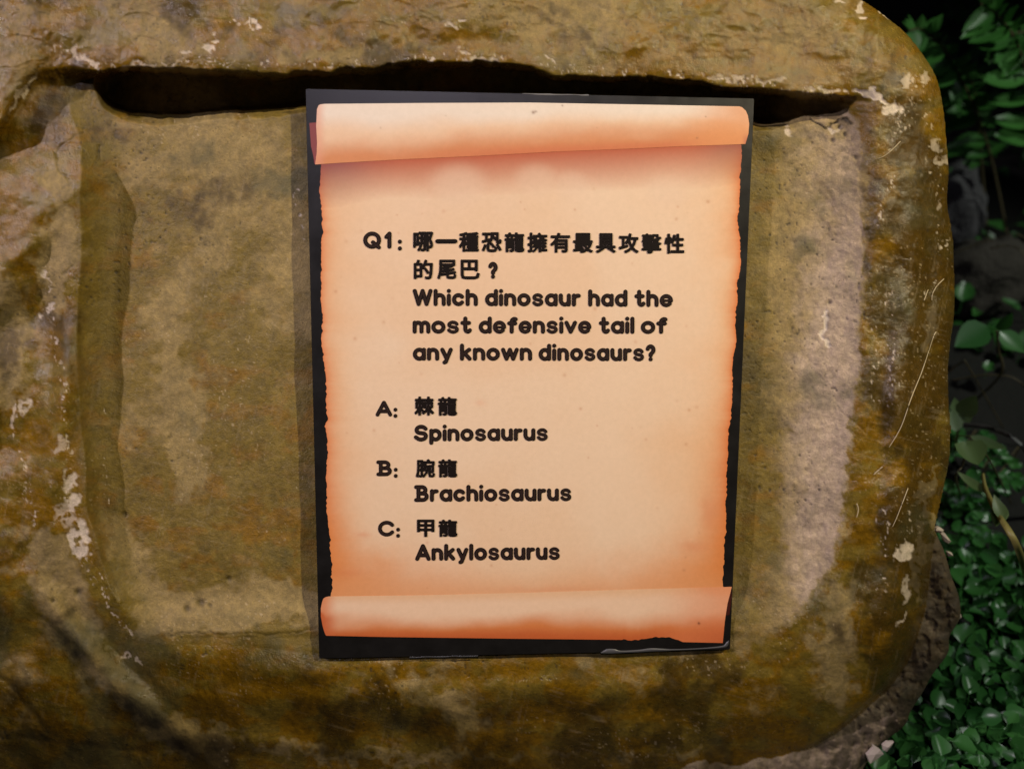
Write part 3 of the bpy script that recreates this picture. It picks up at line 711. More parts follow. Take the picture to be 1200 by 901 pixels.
def latin(text, x0, y0, x1, y1, sc=1.0, gap=6.0, ink=None, ink2=None, spos=None):
    """text whose inked extent runs from x0 to x1; baseline (outer bottom) y0 at the left, y1 at the right"""
    wid = sum(GL[c][0] for c in text); n = len(text); r = R0 * sc
    span = (x1 - x0) - 2 * r
    g = (span - wid * sc) / (n - 1) if n > 1 else 0
    k = 1.0
    if n > 1 and abs(g - gap) > .0:
        k = (span - gap * sc * (n - 1)) / (wid * sc); g = gap * sc
    if n == 1: k = span / max(wid * sc, 1e-6) if wid else 1
    x = x0 + r
    for c in text:
        w, st = GL[c]
        for s_ in st:
            fk = 1.0
            if isinstance(s_, tuple): fk, s_ = s_
            pts = []
            for (u, v) in s_:
                X_ = x + u * sc * k; t_ = (X_ - x0) / max(x1 - x0, 1)
                pts.append((X_, (y0 * (1 - t_) + y1 * t_) - r - v * sc))
            ink.ribbon(pts, r * fk, LAY); ink2.ribbon(pts, r * .5 * fk, LAY + .3)
        x += w * sc * k + g
GLYPHS = json.loads(r'''{"哪":[[554,922,553,727,457,727,457,922],[282,453,282,379,364,379,314,209,218,54,246,29,271,0,379,179,435,379,549,379,541,181,527,102,514,84,495,80,457,80,401,83,414,45,421,6,479,4,527,8,565,20,594,53,619,278,626,953,626,979,626,997,284,997,284,922,385,922,385,727,283,727,283,653,385,653,383,556,374,453],[553,653,550,453,446,453,454,557,457,653],[697,997,697,2,771,2,771,925,910,925,869,769,821,606,898,462,916,342,911,286,895,250,879,241,861,237,835,238,804,239,817,201,822,166,857,165,889,167,921,175,946,188,979,245,989,333,969,463,890,613,948,789,1000,969,947,1000,937,997],[0,943,0,193,66,193,66,306,241,306,241,943],[66,864,172,864,172,386,66,386]],"一":[[0,555,0,466,1000,466,1000,555]],"種":[[432,677,432,322,654,322,654,243,420,243,420,177,654,177,654,89,360,89,360,21,1000,21,1000,89,731,89,731,177,964,177,964,243,731,243,731,322,958,322,958,677,731,677,731,751,980,751,980,819,731,819,731,901,864,916,978,937,928,1000,690,965,407,946,418,914,426,882,538,887,654,894,654,819,387,819,387,751,654,751,654,677],[504,472,654,472,654,384,504,384],[731,472,885,472,885,384,731,384],[504,615,654,615,654,528,504,528],[731,615,885,615,885,528,731,528],[355,998,201,946,16,907,30,876,39,844,117,857,196,872,196,702,22,702,22,625,186,625,103,432,0,276,23,239,42,200,123,328,196,489,196,0,275,0,275,476,331,401,372,339,420,404,352,479,275,556,275,625,409,625,409,702,275,702,275,891,348,911,411,934]],"恐":[[267,403,267,121,297,25,414,0,524,0,635,0,736,39,771,195,732,209,696,230,680,106,630,81,521,81,420,81,360,88,347,123,347,403],[434,413,517,310,579,211,645,254,580,351,497,450],[551,778,631,693,692,608,753,653,691,736,610,818],[751,345,853,197,928,58,1000,97,921,235,817,379],[117,359,70,211,3,76,74,36,140,178,187,331],[0,561,22,480,210,538,419,607,408,680,255,635,255,898,407,898,407,978,22,978,22,898,180,898,180,613],[471,1000,471,797,445,630,304,476,330,447,352,415,513,597,548,797,548,922,764,922,764,559,769,484,787,452,815,436,847,432,874,432,903,432,931,434,955,442,974,457,986,482,994,529,998,595,965,611,935,631,934,571,931,533,927,517,920,509,910,505,897,504,880,504,864,504,855,506,846,510,842,524,841,553,841,1000]],"龍":[[194,982,209,942,223,901,19,901,19,830,479,830,479,901,301,901,284,950,263,1000],[346,821,322,752,292,681,174,681,199,688,182,752,157,821,91,805,112,742,128,681,0,681,0,611,498,611,498,681,364,681,392,741,419,803],[136,351,369,351,369,272,136,272],[136,409,136,485,369,485,369,409],[59,547,59,0,136,0,136,215,369,215,369,97,365,85,351,81,314,80,253,81,269,45,280,8,359,10,413,22,441,49,449,95,449,547],[552,556,552,118,580,28,684,6,785,6,884,6,970,33,1000,134,962,146,929,163,916,91,879,75,783,75,693,75,642,83,631,118,631,164,942,164,942,217,631,217,631,286,931,286,931,341,631,341,631,406,936,406,936,461,631,461,631,528,937,528,937,754,631,754,631,841,979,841,979,909,631,909,631,995,552,995,552,689,858,689,858,591,552,591]],"擁":[[561,971,586,926,608,878,301,878,301,806,998,806,998,878,681,878,654,936,620,995],[767,755,791,708,811,658,684,658,705,711,723,764,658,781,597,625,513,496,541,473,566,451,583,472,599,496,599,3,666,3,666,60,1000,60,1000,126,851,126,851,253,965,253,965,314,851,314,851,422,969,422,969,482,851,482,851,592,988,592,988,658,879,658,855,717,824,776],[666,422,785,422,785,314,666,314],[666,482,666,592,785,592,785,482],[666,253,785,253,785,126,666,126],[301,489,334,500,425,514,377,424,343,371,311,327,283,307,296,273,306,241,347,260,474,298,389,155,261,49,287,26,309,0,481,171,574,417,511,429,506,399,498,371,402,348,481,481,551,626,490,660,475,622,459,584,373,577,419,666,458,761,392,792,351,673,315,599,296,570,277,557,290,522],[123,1000,123,779,11,779,11,702,123,702,123,462,58,437,0,418,23,339,123,378,123,91,119,77,105,73,70,73,11,73,25,36,34,0,112,3,162,15,188,43,196,92,196,407,293,445,278,520,196,488,196,702,283,702,283,779,196,779,196,1000]],"有":[[390,1000,368,929,341,859,26,859,26,782,307,782,177,579,0,417,28,386,53,354,153,434,239,528,239,0,321,0,321,215,788,215,788,102,782,85,763,79,701,78,601,81,617,41,628,2,747,4,822,14,860,45,870,101,870,656,329,656,365,718,397,782,1000,782,1000,859,430,859,454,919,475,980],[321,400,788,400,788,286,321,286],[321,470,321,582,788,582,788,470]],"最":[[219,805,770,805,770,725,219,725],[219,940,770,940,770,861,219,861],[141,1000,141,666,852,666,852,1000],[381,532,381,456,182,456,182,532],[0,139,8,63,381,109,381,0,459,0,459,119,518,127,518,196,459,189,459,532,984,532,984,602,2,602,2,532,107,532,107,149],[502,462,502,392,567,392,545,385,603,269,680,169,586,108,484,65,507,36,526,3,633,53,734,119,834,51,951,3,973,38,1000,70,887,111,790,170,885,292,952,444,905,465,890,462],[617,392,856,392,804,298,735,217,668,298],[381,393,381,313,182,313,182,393],[381,250,381,180,182,157,182,250]],"具":[[613,189,791,93,935,0,1000,64,848,155,665,250],[312,245,172,147,0,63,32,32,60,0,233,87,389,194],[187,1000,187,332,13,332,13,254,988,254,988,332,826,332,826,1000],[265,332,265,436,745,436,745,332],[265,764,745,764,745,667,265,667],[265,830,265,929,745,929,745,830],[265,601,745,601,745,502,265,502]],"攻":[[0,282,20,198,215,253,437,317,428,391,249,345,249,784,416,784,416,862,15,862,15,784,171,784,171,324],[546,1000,459,735,332,523,368,500,401,476,446,540,488,614,547,436,625,282,481,162,291,75,316,38,336,0,525,92,672,213,792,91,943,2,969,40,1000,74,847,157,726,278,830,473,899,719,988,719,988,797,567,797,598,889,625,984],[813,719,759,516,677,350,595,522,539,719]],"擊":[[62,578,62,470,456,470,456,578,395,578,395,518,287,518,287,590,497,590,497,637,287,637,287,672,456,672,456,776,479,754,496,732,610,809,638,901,638,907,776,907,776,854,791,782,857,761,896,761,935,761,965,761,989,765,986,795,983,827,958,823,933,823,899,823,864,823,851,829,848,853,848,966,569,966,569,904,549,842,456,787,456,862,287,862,287,898,491,898,491,946,287,946,287,1000,223,1000,223,946,27,946,27,898,223,898,223,862,61,862,61,672,223,672,223,637,9,637,9,590,223,590,223,518,122,518,122,578],[848,468,489,439,54,434,62,408,67,382,259,381,457,385,457,329,93,329,93,274,457,274,457,216,0,216,0,159,457,159,457,82,452,66,435,62,381,61,291,62,306,31,316,0,426,0,493,10,528,32,537,80,537,159,996,159,996,216,537,216,537,274,886,274,886,329,537,329,537,389,736,402,904,423],[118,749,223,749,223,711,118,711],[287,749,397,749,397,711,287,711],[118,823,223,823,223,786,118,786],[287,823,397,823,397,786,287,786],[817,676,774,630,721,591,666,630,623,676],[543,733,543,676,603,676,559,661,603,607,658,560,567,530,468,511,486,484,499,455,614,482,718,523,830,477,958,448,977,479,1000,507,884,527,781,561,857,630,911,721,871,735,858,733]],"性":[[156,1000,156,0,238,0,238,1000],[56,793,36,647,0,513,64,491,99,634,118,785],[245,800,291,702,320,612,381,643,350,729,303,825],[332,115,332,38,1000,38,1000,115,726,115,726,388,950,388,950,465,726,465,726,691,974,691,974,769,726,769,726,996,644,996,644,769,509,769,529,852,547,937,468,950,417,735,337,559,374,541,409,521,449,599,484,691,644,691,644,465,414,465,414,388,644,388,644,115]],"的":[[552,535,654,401,734,277,810,321,726,442,621,572],[182,998,161,908,133,818,0,818,0,9,82,9,82,96,413,96,413,818,215,818,246,897,278,982],[82,744,331,744,331,511,82,511],[82,171,82,438,331,438,331,171],[607,1000,531,778,423,597,462,574,498,550,556,639,609,745,913,745,887,268,842,95,820,80,791,76,722,78,614,83,634,44,644,4,742,0,821,1,875,14,917,48,969,244,999,779,1000,804,1000,821,641,821,669,901,692,982]],"尾":[[195,925,852,925,852,797,195,797],[112,1000,112,663,94,353,0,44,38,24,73,0,174,330,195,663,195,722,934,722,934,1000],[205,254,217,180,498,228,498,146,528,42,644,16,756,16,868,16,965,51,1000,187,961,201,926,221,910,117,862,94,753,94,650,94,592,104,579,146,579,240,980,307,967,377,579,315,579,420,903,472,889,543,579,493,579,594,712,626,828,662,759,718,529,655,246,607,260,576,269,544,383,559,498,579,498,480,241,439,253,367,498,407,498,301]],"巴":[[399,582,94,582,94,913,399,913],[490,582,490,913,796,913,796,582],[0,1000,0,203,56,40,262,0,502,0,746,0,936,55,1000,253,952,268,907,290,865,127,744,88,494,88,255,88,123,110,94,201,94,495,796,495,796,433,890,433,890,1000]],"棘":[[44,702,44,387,111,387,111,633,215,633,215,471,125,275,0,126,22,93,40,57,135,165,215,308,215,0,285,0,285,309,368,232,433,164,479,230,387,307,285,388,285,633,393,633,393,472,391,464,382,460,360,460,321,461,334,430,342,398,399,400,440,410,460,433,465,471,465,702,285,702,285,802,464,802,464,876,285,876,285,1000,215,1000,215,876,25,876,25,802,215,802,215,702],[517,702,517,385,588,385,588,633,692,633,692,470,575,260,407,115,434,87,459,54,588,166,692,321,692,0,765,0,765,318,845,184,946,70,972,103,1000,133,859,288,765,468,765,633,881,633,881,468,879,459,871,456,847,455,807,456,820,425,829,393,887,394,927,405,948,428,953,467,953,702,765,702,765,802,969,802,969,876,765,876,765,1000,692,1000,692,876,499,876,499,802,692,802,692,702]],"腕":[[72,951,72,566,61,301,0,41,31,26,60,6,111,178,134,368,271,368,271,104,267,89,252,84,216,84,153,86,166,49,173,13,256,15,307,27,334,54,340,103,340,951],[140,878,271,878,271,702,140,702],[140,628,271,628,271,443,137,443,140,566],[709,669,709,140,715,63,737,33,770,19,807,15,844,15,882,15,918,17,948,25,972,39,987,64,996,113,1000,182,967,195,938,214,936,149,932,108,924,90,912,80,896,77,875,76,845,76,818,76,801,77,787,81,779,98,777,133,777,607,889,607,889,343,887,333,876,330,846,329,793,330,805,299,813,268,883,270,928,279,951,303,957,343,957,669],[611,973,639,929,663,883,386,883,386,702,461,702,461,811,911,811,911,704,988,704,988,883,747,883,717,942,678,1000],[456,400,507,362,552,320,472,159,361,54,388,29,411,0,590,229,677,642,635,650,622,648,526,648,542,722,475,734,424,546,342,394,369,372,394,348,458,454,507,583,604,583,590,484,573,394,534,425,492,452]],"甲":[[447,916,447,722,103,722,103,916],[553,916,893,916,893,722,553,722],[447,639,447,449,103,449,103,639],[553,639,893,639,893,449,553,449],[0,1000,0,301,103,301,103,365,447,365,447,0,553,0,553,365,893,365,893,305,1000,305,1000,1000]],"？":[[379,322,570,322,761,541,1000,761,871,935,526,1000,231,961,0,859,126,794,307,875,502,902,722,859,792,751,558,563],[479,0,584,23,629,86,584,149,479,174,371,149,327,86,371,23]]}''')
def tri_fill(loops):
    c = bpy.data.curves.new("g", 'CURVE'); c.dimensions = '2D'; c.fill_mode = 'BOTH'
    for l in loops:
        s_ = c.splines.new('POLY'); s_.points.add(len(l) - 1); s_.use_cyclic_u = True
        for i, p in enumerate(l): s_.points[i].co = (p[0], p[1], 0, 1)
    o = bpy.data.objects.new("g", c); C.objects.link(o)
    dg = bpy.context.evaluated_depsgraph_get(); m_ = o.evaluated_get(dg).to_mesh()
    V = [(v.co.x, v.co.y) for v in m_.vertices]; Fs = [list(p.vertices) for p in m_.polygons]
    bpy.data.objects.remove(o); bpy.data.curves.remove(c)
    return V, Fs
def han(ch, x0, y0, x1, y1, ink, ink2, r=1.3):
    loops = []
    raw = GLYPHS[ch]
    for l in raw:
        loops.append([(x0 + r + (x1 - x0 - 2 * r) * l[i] / 1000, -(y1 - r - (y1 - y0 - 2 * r) * l[i + 1] / 1000)) for i in range(0, len(l), 2)])
    V, Fs = tri_fill(loops)
    i0 = len(ink2.V); ink2.V += [(v[0], -v[1], LAY) for v in V]; ink2.F += [[i0 + k_ for k_ in f] for f in Fs]
    for l in loops: ink.ribbon([(p[0], -p[1]) for p in l], r * .64, LAY + .2, True)
def line(fn):
    a, b_ = Ink(), Ink(); fn(a, b_)
    o = a.build("lettering", m_ink, scroll); b_.build("lettering", m_ink2, scroll)
T = lambda *s: (lambda a, b_: [latin(*x, ink=a, ink2=b_) if not isinstance(x, dict) else None for x in s])
def l1(a, b_):
    latin("Q", 425.6, 291.6, 446.6, 291.6, ink=a, ink2=b_); latin("1", 450.3, 291.6, 458.8, 291.6, ink=a, ink2=b_); latin(":", 466.2, 293.8, 471.1, 293.8, ink=a, ink2=b_)
    for i, ch in enumerate("哪一種恐龍擁有最具攻擊性"):
        x = 483.8 + i * 26.75 - .3 * max(i - 6, 0) * 0
        t_ = i / 11
        if ch == "一": han(ch, 511, 279.3 - 0, 535.2, 285.2 + 9.8 + .0, a, b_) if False else b_.ribbon([(513.4, 282.8), (532.8, 282.8)], 2.5, LAY) or a.ribbon([(512.6, 282.8), (533.6, 282.8)], 2.5, LAY + .2)
        else: han(ch, x, 271 + 2.4 * t_, x + 24.4, 295.3 + 2.6 * t_, a, b_)
def l2(a, b_):
    for ch, x in (("的", 484.4), ("尾", 512), ("巴", 539.4)): han(ch, x, 303.8, x + 23.4, 327.8, a, b_)
    latin("?", 572, 326.8, 583.4, 326.8, ink=a, ink2=b_)
def words(ws):
    def f(a, b_):
        for w in ws: latin(*w, ink=a, ink2=b_)
    return f
line(l1); line(l2)
line(words([("Which", 483.6, 358.7, 560, 358.8), ("dinosaur", 568.4, 358.8, 680.6, 359.3), ("had", 689.3, 359.3, 735.4, 359.6), ("the", 743.5, 359.7, 788.7, 360)]))
line(words([("most", 483.6, 391, 552.8, 391), ("defensive", 561, 391, 693, 391.2), ("tail", 701.8, 391.3, 743.5, 391.3), ("of", 751, 391.3, 782, 391.3)]))
line(words([("any", 483.8, 422.7, 530.6, 422.7), ("known", 539, 422.7, 623.6, 422.8), ("dinosaurs?", 631.2, 422.9, 768.4, 423.4)]))
def opt(l, lx0, lx1, ly, cx0, cy, chars, word, wx0, wx1, wy0, wy1):
    def f(a, b_):
        latin(l, lx0, ly, lx1, ly, .92, ink=a, ink2=b_); latin(":", cx0, cy, cx0 + 4.6, cy, .92, ink=a, ink2=b_)
        for ch, x, w, y0, y1 in chars: han(ch, x, y0, x + w, y1, a, b_)
    line(f)
    line(lambda a, b_: latin(word, wx0, wy0, wx1, wy1, .98, gap=5.9, ink=a, ink2=b_))
opt("A", 440.2, 459.6, 488, 461.2, 489.6, [("棘", 485.2, 24.0, 464, 487.4), ("龍", 512.6, 23.6, 464.4, 487.6)], "Spinosaurus", 484.8, 642.4, 517.3, 516.6)
opt("B", 441, 459.6, 557.8, 461.5, 559.8, [("腕", 486.8, 23.4, 537.2, 560), ("龍", 513, 23.4, 537.4, 559.8)], "Brachiosaurus", 485.3, 670, 588, 587)
opt("C", 443, 463, 628.4, 464.3, 629.9, [("甲", 488.2, 21.4, 608, 629.4), ("龍", 513.4, 23.2, 608, 629.4)], "Ankylosaurus", 486.6, 656.4, 657, 655.8)

# lifted clear film along the lower right edge
m_film = simple("clear_film_edge", (.07, .07, .075), .35, .45)
top_ = catmull([(704, 764.2), (711, 760.3), (720, 760.2), (728, 762.0), (748, 761.0), (762, 759.2), (776, 759.6), (790, 760.2), (820, 759), (846, 756.4), (851, 752.6), (853.4, 750.2)], 4, False)
bot_ = catmull([(704, 765.2), (714, 765.3), (724, 765.0), (735, 764.6), (752, 763.8), (764, 763.0), (778, 762.6), (790, 762.0), (820, 760.6), (848, 758.6), (853.5, 755), (854.6, 750.4)], 4, False)
n_ = len(top_); mid_ = (top_ + bot_) / 2
PP = np.stack([surf(q[:, 0], q[:, 1], FR + hh * np.ones(n_)) for q, hh in ((top_, .12), (top_ * .7 + bot_ * .3, .9), (mid_, 1.1), (bot_ * .8 + top_ * .2, .8), (bot_, .1))])
child("lifted_film", grid_mesh(PP, "lifted_film"), m_film, board)
for (x0_, x1_, y_) in ((612, 690, 110.2), (480, 560, 770.0)):
    xx_ = np.linspace(x0_, x1_, 20)
    yl = y_ + (xx_ - x0_) * (.022 if y_ < 400 else -.022)
    PP = np.stack([surf(xx_, yl - .5 - .4 * np.abs(vn(xx_ / 7, xx_ * 0, 5)), np.full(20, FR + .15)), surf(xx_, yl, np.full(20, FR + .5)), surf(xx_, yl + .6 + .5 * vn(xx_ / 9, xx_ * 0, 8), np.full(20, FR + .12))])
    child("edge_scuff", grid_mesh(PP, "edge_scuff"), simple("worn_edge", (.16, .155, .15) if y_ < 400 else (.04, .04, .04), .35, .6), board)
# ------------------------------------------------------------------ plants and small things
def leaf_mesh(kind, seed, name="leaf"):
    """unit leaf: base at origin, grows along +Y, face up +Z, width along X"""
    r = random.Random(seed); V = []; Fs = []
    ny, nx = (6, 4)
    cup = r.uniform(.10, .24); fold = r.uniform(.05, .22); curl = r.uniform(-.18, .22)
    for j in range(ny + 1):
        t_ = j / ny
        if kind == 'round': w = .50 * math.sin(math.pi * min(1, t_ ** .78 * .995 + .0)) ** .62 if t_ < 1 else 0.0
        elif kind == 'heart': w = .52 * (math.sin(math.pi * (t_ ** .62)) ** .75) if 0 < t_ < 1 else 0.0
        elif kind == 'lance': w = .15 * math.sin(math.pi * t_ ** .8) ** .8 if t_ < 1 else 0.0
        else: w = .28 * math.sin(math.pi * t_ ** .7) ** .9 if t_ < 1 else 0.0
        notch = .10 if kind == 'round' and j == ny else 0
        for i in range(nx + 1):
            s_ = i / nx * 2 - 1
            x = s_ * max(w, .015 if j == 0 else (.16 if kind == 'round' and j == ny else .004))
            y = t_ - notch * (1 - abs(s_)) * .6 - (.18 * abs(s_) * (t_ < .2) if kind == 'heart' else 0)
            z = cup * (x * x) * 3.2 + fold * abs(x) + curl * t_ * t_ - .12 * t_ * (1 - t_)
            V.append((x, y, z))
    for j in range(ny):
        for i in range(nx):
            a = j * (nx + 1) + i; Fs.append((a, a + 1, a + nx + 2, a + nx + 1))
    # petiole
    k0 = len(V); L_ = .55 if kind == 'round' else .3
    for t_ in (0, 1):
        for q in range(3):
            an = q * 2.094; V.append((.025 * math.cos(an), -L_ * t_, -.25 * t_ * t_ + .025 * math.sin(an)))
    for q in range(3): Fs.append((k0 + q, k0 + (q + 1) % 3, k0 + 3 + (q + 1) % 3, k0 + 3 + q))
    return V, Fs
def leaf_mat(name, c0, c1, rough, back=(.05, .09, .03), spec=.5):
    m, nt, b = mat_new(name)
    oi = nt.nodes.new("ShaderNodeObjectInfo"); tc = nt.nodes.new("ShaderNodeTexCoord")
    geo = nt.nodes.new("ShaderNodeNewGeometry")
    r1 = ramp(nt, oi.outputs["Random"], 0, 1, c0, c1)
    r1 = mixc(nt, 0.5, r1, ramp(nt, geo.outputs["Random Per Island"], 0, 1, c0, c1))
    nn = noise_node(nt, 260, 3, .6, tc.outputs["Object"])
    col = mixc(nt, 1.0, r1, ramp(nt, nn.outputs[0], .3, .7, (.75, .75, .75), (1.25, 1.25, 1.25)), 'MULTIPLY')
    nt.links.new(col, b.inputs["Base Color"]); b.inputs["Roughness"].default_value = rough
    b.inputs["Specular IOR Level"].default_value = spec
    # a little light passes through
    tr = nt.nodes.new("ShaderNodeBsdfTranslucent"); nt.links.new(col, tr.inputs[0])
    mx_ = nt.nodes.new("ShaderNodeMixShader"); mx_.inputs[0].default_value = .22
    outn = nt.nodes["Material Output"]
    nt.links.new(b.outputs[0], mx_.inputs[1]); nt.links.new(tr.outputs[0], mx_.inputs[2]); nt.links.new(mx_.outputs[0], outn.inputs[0])
    return m
m_leaf = leaf_mat("glossy_dark_leaf", (.018, .095, .022), (.065, .225, .042), .34, spec=.5)
m_leaf2 = leaf_mat("pale_green_leaf", (.07, .13, .035), (.12, .18, .06), .45)
m_leaf3 = leaf_mat("fern_leaf", (.04, .17, .025), (.08, .27, .05), .42)
m_stem = simple("brown_stem", (.09, .07, .03), .6)
m_dstem = simple("dark_stem", (.035, .032, .028), .5)

def local_mesh(V, Fs, name):
    return mesh(V, Fs, name, True)
round_meshes = []
for s_ in range(8):
    V, Fs = leaf_mesh('round', s_); me = local_mesh(V, Fs, "leaf"); me.materials.append(m_leaf); round_meshes.append((me, V, Fs))

rock_foot = FOOT; rock_main = MAIN
def proj(p):
    q = (np.asarray(p) - CL) @ RC
    return CX + F * q[0] / -q[2], CY - F * q[1] / -q[2], -q[2]
def pt_in(poly, x, y): return bool(inside(np.array([x]), np.array([y]), poly)[0])
def pt_sd(poly, x, y): return float(sdf(np.array([float(x)]), np.array([float(y)]), poly)[0][0])

R = random.Random(11)
clover_base = on_ground(1150, 760)
clover = empty("ground_cover_plant", clover_base, "glossy dark green small leaved creeping plant massed at the lower right of the rock", "plant")
CB = Vector(clover_base)
rest_V, rest_F = [], []
cands = []
step = .0080
y0_, y1_ = .04, 1.25; x0_, x1_ = .08, 1.0
yy_ = y0_
while yy_ < y1_:
    xx_ = x0_
    while xx_ < x1_:
        x = xx_ + R.uniform(-.5, .5) * step; y = yy_ + R.uniform(-.5, .5) * step
        z = .016 + .020 * (fbm(np.array([x]), np.array([y]), .05, 3, 401)[0] + 1) * .5 + R.uniform(-.012, .010)
        px, py, dz = proj((x, y, z))
        xx_ += step
        if px > 1420 or py > 1330 or dz < .2: continue
        # the leaves grow right up to the rock's foot; nothing grows inside the rock
        if py < 560 or (py < 620 and R.random() > .55): continue
        # fades out to the bare dark corner on the right edge
        if px > 1165 and py < 640: continue
        cands.append((px, py, x, y, z))
    yy_ += step
_a = np.array([c[:2] for c in cands]); _d = np.minimum(sdf(_a[:, 0], _a[:, 1], rock_foot)[0], sdf(_a[:, 0], _a[:, 1], rock_main)[0])
cands = [c for c, d_ in zip(cands, _d) if d_ > 1.5]
inview = [c for c in cands if c[0] < 1206 and c[1] < 905]
R.shuffle(inview)
inview.sort(key=lambda c: -c[4] * 30 + R.random() * .8)
own = set(id(c) for c in inview[:300])
def leaf_matrix(c):
    px, py, x, y, z = c
    s_ = R.uniform(.0112, .0192) * (1.0 if R.random() > .25 else .75)
    az = R.uniform(0, 2 * math.pi)
    tilt = R.gauss(0.12, .38)
    M = Matrix.Translation((x, y, z)) @ Matrix.Rotation(az, 4, 'Z') @ Matrix.Rotation(tilt, 4, 'X') @ Matrix.Rotation(R.gauss(0, .38), 4, 'Y')
    # lean the whole pad a little towards the light and the viewer
    M = Matrix.Translation((x, y, z)) @ Matrix.Rotation(R.uniform(.1, .5), 4, 'X') @ Matrix.Translation((-x, -y, -z)) @ M
    return M @ Matrix.Diagonal((s_, s_, s_, 1))
for c in cands:
    M = leaf_matrix(c); me, V, Fs = R.choice(round_meshes)
    if id(c) in own:
        o = bpy.data.objects.new("leaf", me); C.objects.link(o); o.parent = clover
        o.matrix_local = Matrix.Translation(-CB) @ M
    else:
        i0 = len(rest_V); rest_V += [tuple(M @ Vector(v)) for v in V]; rest_F += [tuple(i0 + k_ for k_ in f) for f in Fs]
if rest_V:
    me = mesh(rest_V, rest_F, "small_leaves", True)
    o = child("small_leaves", me, m_leaf, clover); o["kind"] = "stuff"

# loose undergrowth on the dark ground further back
ug_V, ug_F = [], []
Ru = random.Random(77)
for _ in range(6500):
    x = Ru.uniform(.25, 3.0); y = Ru.uniform(.75, 3.6)
    if fbm(np.array([x]), np.array([y]), .28, 3, 88)[0] < -.35: continue
    z = Ru.uniform(.005, .07)
    px, py, dz = proj((x, y, z))
    if px < 1100 or (px < 1210 and py > 600): continue
    me, V, Fs = Ru.choice(round_meshes); s_ = Ru.uniform(.014, .034)
    M = Matrix.Translation((x, y, z)) @ Matrix.Rotation(Ru.uniform(0, 6.28), 4, 'Z') @ Matrix.Rotation(Ru.gauss(.2, .5), 4, 'X') @ Matrix.Diagonal((s_ * Ru.uniform(.45, 1), s_, s_, 1))
    i0 = len(ug_V); ug_V += [tuple(M @ Vector(v)) for v in V]; ug_F += [tuple(i0 + k_ for k_ in f) for f in Fs]
ug = link("undergrowth", mesh(ug_V, ug_F, "undergrowth", True), m_leaf)
tag(ug, "low scattered leafy ground cover in the dark behind the rock", kind="stuff")

def tube(pts, r0, r1, n=6):
    pts = [Vector(p) for p in pts]; V = []; Fs = []
    N = len(pts)
    for i, p in enumerate(pts):
        d = (pts[min(i + 1, N - 1)] - pts[max(i - 1, 0)]).normalized()
        a = d.orthogonal().normalized(); b_ = d.cross(a); r = r0 + (r1 - r0) * i / (N - 1)
        for q in range(n):
            an = 2 * math.pi * q / n; V.append(p + (a * math.cos(an) + b_ * math.sin(an)) * r)
    for i in range(N - 1):
        for q in range(n):
            Fs.append((i * n + q, i * n + (q + 1) % n, (i + 1) * n + (q + 1) % n, (i + 1) * n + q))
    Fs.append(tuple(range(n))[::-1]); Fs.append(tuple((N - 1) * n + q for q in range(n)))
    return V, Fs
def curve_pts(ctrl, n=6): 
    P = np.array([list(c) for c in ctrl], float); N = len(P); out = []
    for i in range(N - 1):
        p0, p1, p2, p3 = P[max(i - 1, 0)], P[i], P[i + 1], P[min(i + 2, N - 1)]
        for t in np.arange(n) / n:
            out.append(0.5 * (2 * p1 + (p2 - p0) * t + (2 * p0 - 5 * p1 + 4 * p2 - p3) * t * t + (3 * p1 - p0 - 3 * p2 + p3) * t ** 3))
    out.append(P[-1]); return out
def place_leaf(parent, kind, seed, base, tip, width_k, mat, face=None):
    """leaf whose base and tip are world points"""
    V, Fs = leaf_mesh(kind, seed)
    me = mesh(V, Fs, "leaf", True)
    base, tip = Vector(base), Vector(tip); y = (tip - base); L_ = y.length; y.normalize()
    f = Vector(face) if face is not None else (Vector(CL) - base).normalized()
    x = y.cross(f).normalized(); z = x.cross(y).normalized()
    M = Matrix((( x.x, y.x, z.x, base.x), (x.y, y.y, z.y, base.y), (x.z, y.z, z.z, base.z), (0, 0, 0, 1))) @ Matrix.Diagonal((L_ * width_k, L_, L_, 1))
    me.materials.append(mat)
    o = bpy.data.objects.new("leaf", me); C.objects.link(o); o.parent = parent
    o.matrix_local = Matrix.Translation(-parent.location) @ M
    return o

# plants right of the rock, from near to far
D = at_dist
def plant(name, label, stem_ctrl, r0, r1, leaves, mat, stem_mat=m_stem, cat="plant", group=None):
    root = stem_ctrl[0]
    e = empty(name, root, label, cat, group)
    V, Fs = tube(curve_pts(stem_ctrl), r0, r1); child("stem", mesh(V, Fs, "stem", True), stem_mat, e)
    for i, (kind, b_, t_, wk, fc) in enumerate(leaves): place_leaf(e, kind, i * 7 + len(label), b_, t_, wk, mat, fc)
    return e
UPV = (-.1, -.45, .9)
